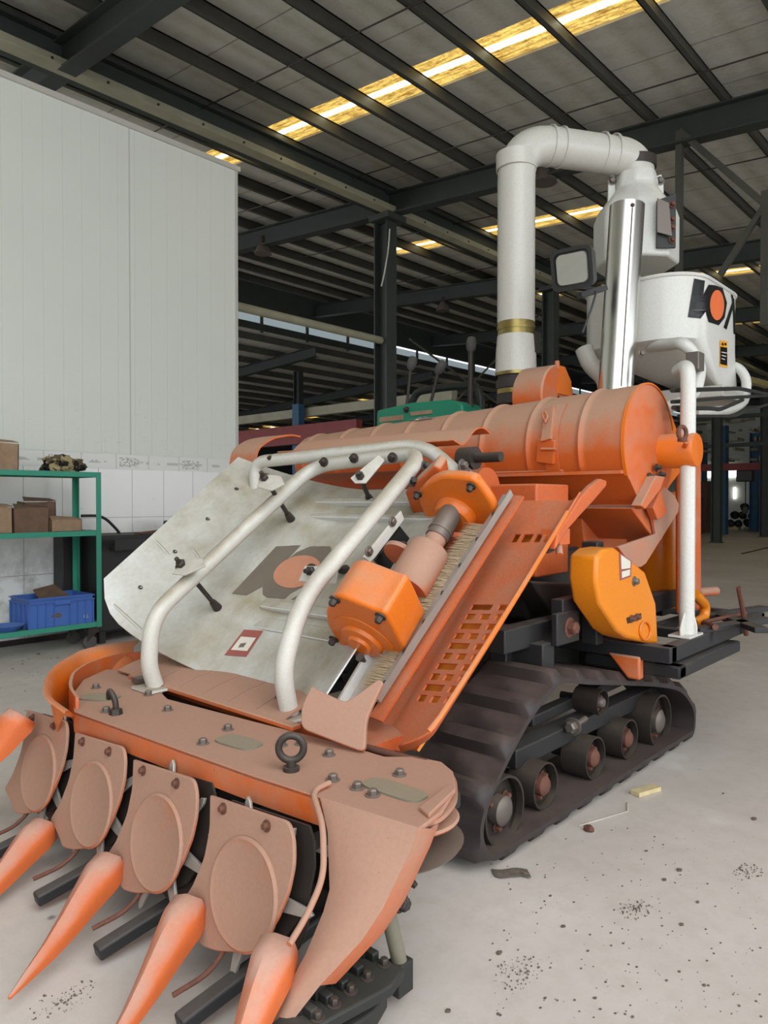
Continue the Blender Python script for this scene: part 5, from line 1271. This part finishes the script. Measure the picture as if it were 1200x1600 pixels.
# tubes under tank
bm = new(); f = lambda px, py, y=1.5: on('y', y, px, py)
tube(bm, [on('y', 2.15, 985, 556), on('y', 1.85, 1012, 543), f(1070, 535, 1.5), f(1096, 570, 1.45), f(1085, 622, 1.45), on('y', 1.6, 1030, 640)], .034, 16, .12); part('tank_frame_tube', bm, 'white_clean', smooth=80)
bm = new(); tube(bm, [on('x', 5.1, 1120, 575), on('x', 5.1, 1150, 570), on('x', 5.1, 1167, 590), on('x', 5.1, 1165, 625), on('x', 4.9, 1145, 640), on('x', 4.5, 1085, 645)], .03, 16, .12); part('tank_frame_tube', bm, 'white_clean', smooth=80)
bm = new(); c = on('y', 1.44, 1090, 565); box(bm, c+V((-.04, -.02, -.05)), c+V((.05, .05, .05))); part('tube_clamp', bm, 'steel', bevel=.006)
bm = new(); hexbolt(bm, on('y', 1.68, 1002, 552), (-.5, -1, 0), .014, .012); part('bolt', bm, 'steel')
bm = new(); tube(bm, [on('x', 4.3, 912, 545), on('x', 4.3, 922, 570), on('x', 4.3, 945, 590), on('x', 4.3, 950, 615)], .055, 18, .08); part('auger_elbow', bm, 'white')
# black rods and hoses at the right rear
for pts_, r in (([(1050, 610), (1155, 607), (1198, 616)], .012), ([(1050, 628), (1130, 622), (1198, 618)], .010), ([(1052, 637), (1110, 638), (1125, 640), (1160, 625)], .012), ([(1060, 650), (1150, 650), (1165, 643), (1200, 632)], .008)):
    bm = new(); tube(bm, [on('y', 1.42, *q) for q in pts_], r, 8, .06); part('control_rod', bm, 'machine_black')
bm = new(); bar(bm, on('y', 1.5, 1163, 592), on('y', 1.5, 1200, 602), .05, .04); part('lever_grip', bm, 'brass', bevel=.006)
# rear operator area: green tool box, levers, handle
gx = 4.1; a = on('x', gx, 587, 640); b = on('x', gx, 727, 640); 
bm = new(); zg = on('x', gx, 660, 626).z; pts_ = [on('x', gx, *q) for q in [(587, 670), (588, 641), (640, 629), (700, 624), (722, 630), (726, 670)]]; prism(bm, pts_, (.3, 0, 0)); gbx = part('fuel_box', bm, 'green_box', bevel=.02)
bm = new(); pr = [on('x', gx-.012, *q) for q in [(588, 650), (726, 634), (726, 640), (588, 656)]]
prism(bm, [on('x', gx-.006, *q) for q in [(640, 644), (675, 640), (675, 646), (642, 650)]], (.01, 0, 0)); prism(bm, [on('x', gx-.006, *q) for q in [(593, 652), (630, 648), (630, 656), (593, 660)]], (.01, 0, 0)); out('label_plate', bm, 'card', gbx)
bm.verts if False else None
bm = new(); hexbolt(bm, on('x', gx-.005, 635, 640), (-1, 0, 0), .016, .02); out('knob', bm, 'dark_steel', gbx)
for (base, topp, gr) in (((634, 640), (642, 574), (645, 562)), ((668, 640), (685, 580), (692, 568)), ((734, 650), (736, 545), (737, 528))):
    A, B, C_ = on('x', gx+.12, *base), on('x', gx+.12, *topp), on('x', gx+.12, *gr); bm = new(); A.z -= .35 if base[0] > 700 else .05; cyl(bm, A, B, .012 if base[0] < 700 else .02, seg=12); lv = part('control_lever', bm, 'dark_steel')
    d2 = (C_-B).normalized(); bm = new(); lathe(bm, B-d2*.02, d2, [(.02, 0), (.034, .02), (.036, .07), (.026, .1), (.008, .105)], 16); out('grip', bm, 'grey_rubber', lv)
bm = new(); tube(bm, [on('x', 4.35, *q) for q in [(640, 640), (650, 612), (700, 604), (745, 602), (752, 625), (750, 660)]], .03, 14, .12); part('hand_rail', bm, 'machine_black')
# cab floor/bulk behind drum that carries those (hidden mostly)
bm = new(); box(bm, (3.95, 1.95, .8), (4.6, 3.8, 1.62)); part('rear_body', bm, 'orange', bevel=.02)
bm = new(); box(bm, (4.05, 2.1, 1.6), (4.5, 3.7, 1.72)); part('control_deck', bm, 'machine_black', bevel=.02)

# ================================================================== THINGS ON THE PLATFORM AND FLOOR
bm = new(); tube(bm, [on('z', ZP+.02, 1100, 972), on('z', ZP+.03, 1165, 958)], .012, 8); cyl(bm, on('z', ZP+.02, 1100, 974), on('z', ZP+.03, 1118, 980), .016, seg=10); tag(out('rusty_pipe', bm, 'rust'), 'thin rusty pipe lying on the rear black platform frame', 'pipe')
bm = new(); tube(bm, [on('y', 1.28, 1166, 992), on('y', 1.28, 1160, 950), on('y', 1.28, 1154, 918)], .014, 8); tag(out('rusty_rod', bm, 'rust'), 'upright rusty rod sticking up from the rear platform frame', 'rod')
bm = new(); 
for (a, b) in (((1070, 968), (1195, 950)), ((1085, 985), (1200, 968)), ((1120, 960), (1190, 985))): bar(bm, on('z', ZP+.012, *a), on('z', ZP+.012, *b), .07, .03)
out('platform_rail', bm, 'black', H, bevel=.004)
def rubble(px, py, s, name, mat, label, cat, flat=.6, group=None, stretch=(1, 1)):
    p = on('z', 0, px, py); bm = new(); bmesh.ops.create_icosphere(bm, subdivisions=2, radius=s)
    for v in bm.verts:
        n_ = 1+.5*noise.noise(v.co*(2/s)+V((px, py, 0))); v.co = V((v.co.x*n_*stretch[0]+p.x, v.co.y*n_*stretch[1]+p.y, max(0, (v.co.z*n_+s*.6)*flat)))
    tag(out(name, bm, mat, smooth=20), label, cat, group)
rubble(920, 1298, .022, 'rust_lump', 'rust', 'small reddish brown lump on the floor right of the track', 'lump')
bm = new(); a = on('z', .012, 992, 1240); b = on('z', .012, 1026, 1230); bar(bm, a, b, .05, .02); o = out('wood_chip', bm, 'wood'); tag(o, 'pale broken piece of wood against the track edge', 'wood')
bm = new(); tube(bm, [on('z', .004, 905, 1290), on('z', .004, 980, 1268), on('z', .004, 980, 1254)], .003, 6); tag(out('bent_wire', bm, 'white'), 'thin pale bent wire lying beside the track', 'wire')
bm = new(); rows = []
for i in range(8): rows.append([on('z', .004+.014*abs(noise.noise(V((i*.9, j*.8, 2)))), 768+i*8+j*1.5+3*noise.noise(V((i, j, 5))), 1358+j*3+1.5*math.sin(i)) for j in range(5)])
sheet(bm, rows, .002); tag(out('rubber_scrap', bm, 'dirt'), 'torn grey scrap on the floor in front of the track', 'scrap')
def scatter(lst, label):
    bm = new(); r = random.Random(len(lst))
    for (px, py, s) in lst:
        p = on('z', 0, px, py); sub = new(); bmesh.ops.create_icosphere(sub, subdivisions=1, radius=s*.55)
        vs = [bm.verts.new((v.co.x*(1+.5*r.random())*1.4+p.x, v.co.y*(1+.5*r.random())+p.y, max(0, (v.co.z+s*.3)*.45))) for v in sub.verts]
        for f in sub.faces: bm.faces.new([vs[v.index] for v in f.verts])
        sub.free()
    return tag(out('floor_grit', bm, 'dirt'), label, 'grit', None, 'stuff')
r_ = random.Random(11)
scatter([(1062, 1360, .016), (1038, 1375, .012), (1130, 1240, .01), (1178, 1280, .018), (1065, 1445, .012), (880, 1448, .012), (860, 1400, .008), (1090, 1410, .01), (780, 1490, .014), (1010, 1330, .010), (1068, 1055, .022), (700, 1580, .012), (930, 1560, .008), (1100, 1540, .008)]+[(760+430*r_.random(), 1290+300*r_.random(), .002+.005*r_.random()**2) for _ in range(260)], 'sparse dark crumbs strewn over the pale floor right of the machine')
scatter([(60, 1022, .02), (35, 1038, .014), (130, 1022, .016), (90, 1028, .012), (20, 1045, .012), (45, 1030, .01)]+[(150*r_.random(), 1018+70*r_.random(), .003+.005*r_.random()) for _ in range(40)], 'sparse dark crumbs strewn over the floor in front of the green shelf')
def smear(px, py, s):
    c = on('z', 0, px, py); r = random.Random(px); bm = new()
    for k in range(90):
        an = r.random()*2*PI; q = s*r.random()**.8; x, y_ = c.x+math.cos(an)*q*1.6, c.y+math.sin(an)*q; h = .0012+.0025*r.random()**2
        bmesh.ops.create_icosphere(bm, subdivisions=1, radius=h, matrix=Matrix.Translation((x, y_, h*.6)))
    o = out('grit_pile', bm, 'dirt'); return o
for i, (px, py, s, lb) in enumerate(((1168, 1363, .05, 'scatter of dark grit at the far right of the floor'), (100, 1562, .06, 'scatter of dark grit below the orange tip at lower left'), (992, 1420, .05, 'scatter of dark grit in the middle of the right floor'), (812, 1518, .06, 'scatter of dark grit near the header stand'))):
    tag(smear(px, py, s), lb, 'grit', None, 'stuff')
bm = new(); bar(bm, on('z', .01, 1160, 865), on('z', .01, 1215, 852), .06, .02); tag(out('steel_bar', bm, 'dark_steel'), 'long dark bar lying on the floor at the far right', 'bar')
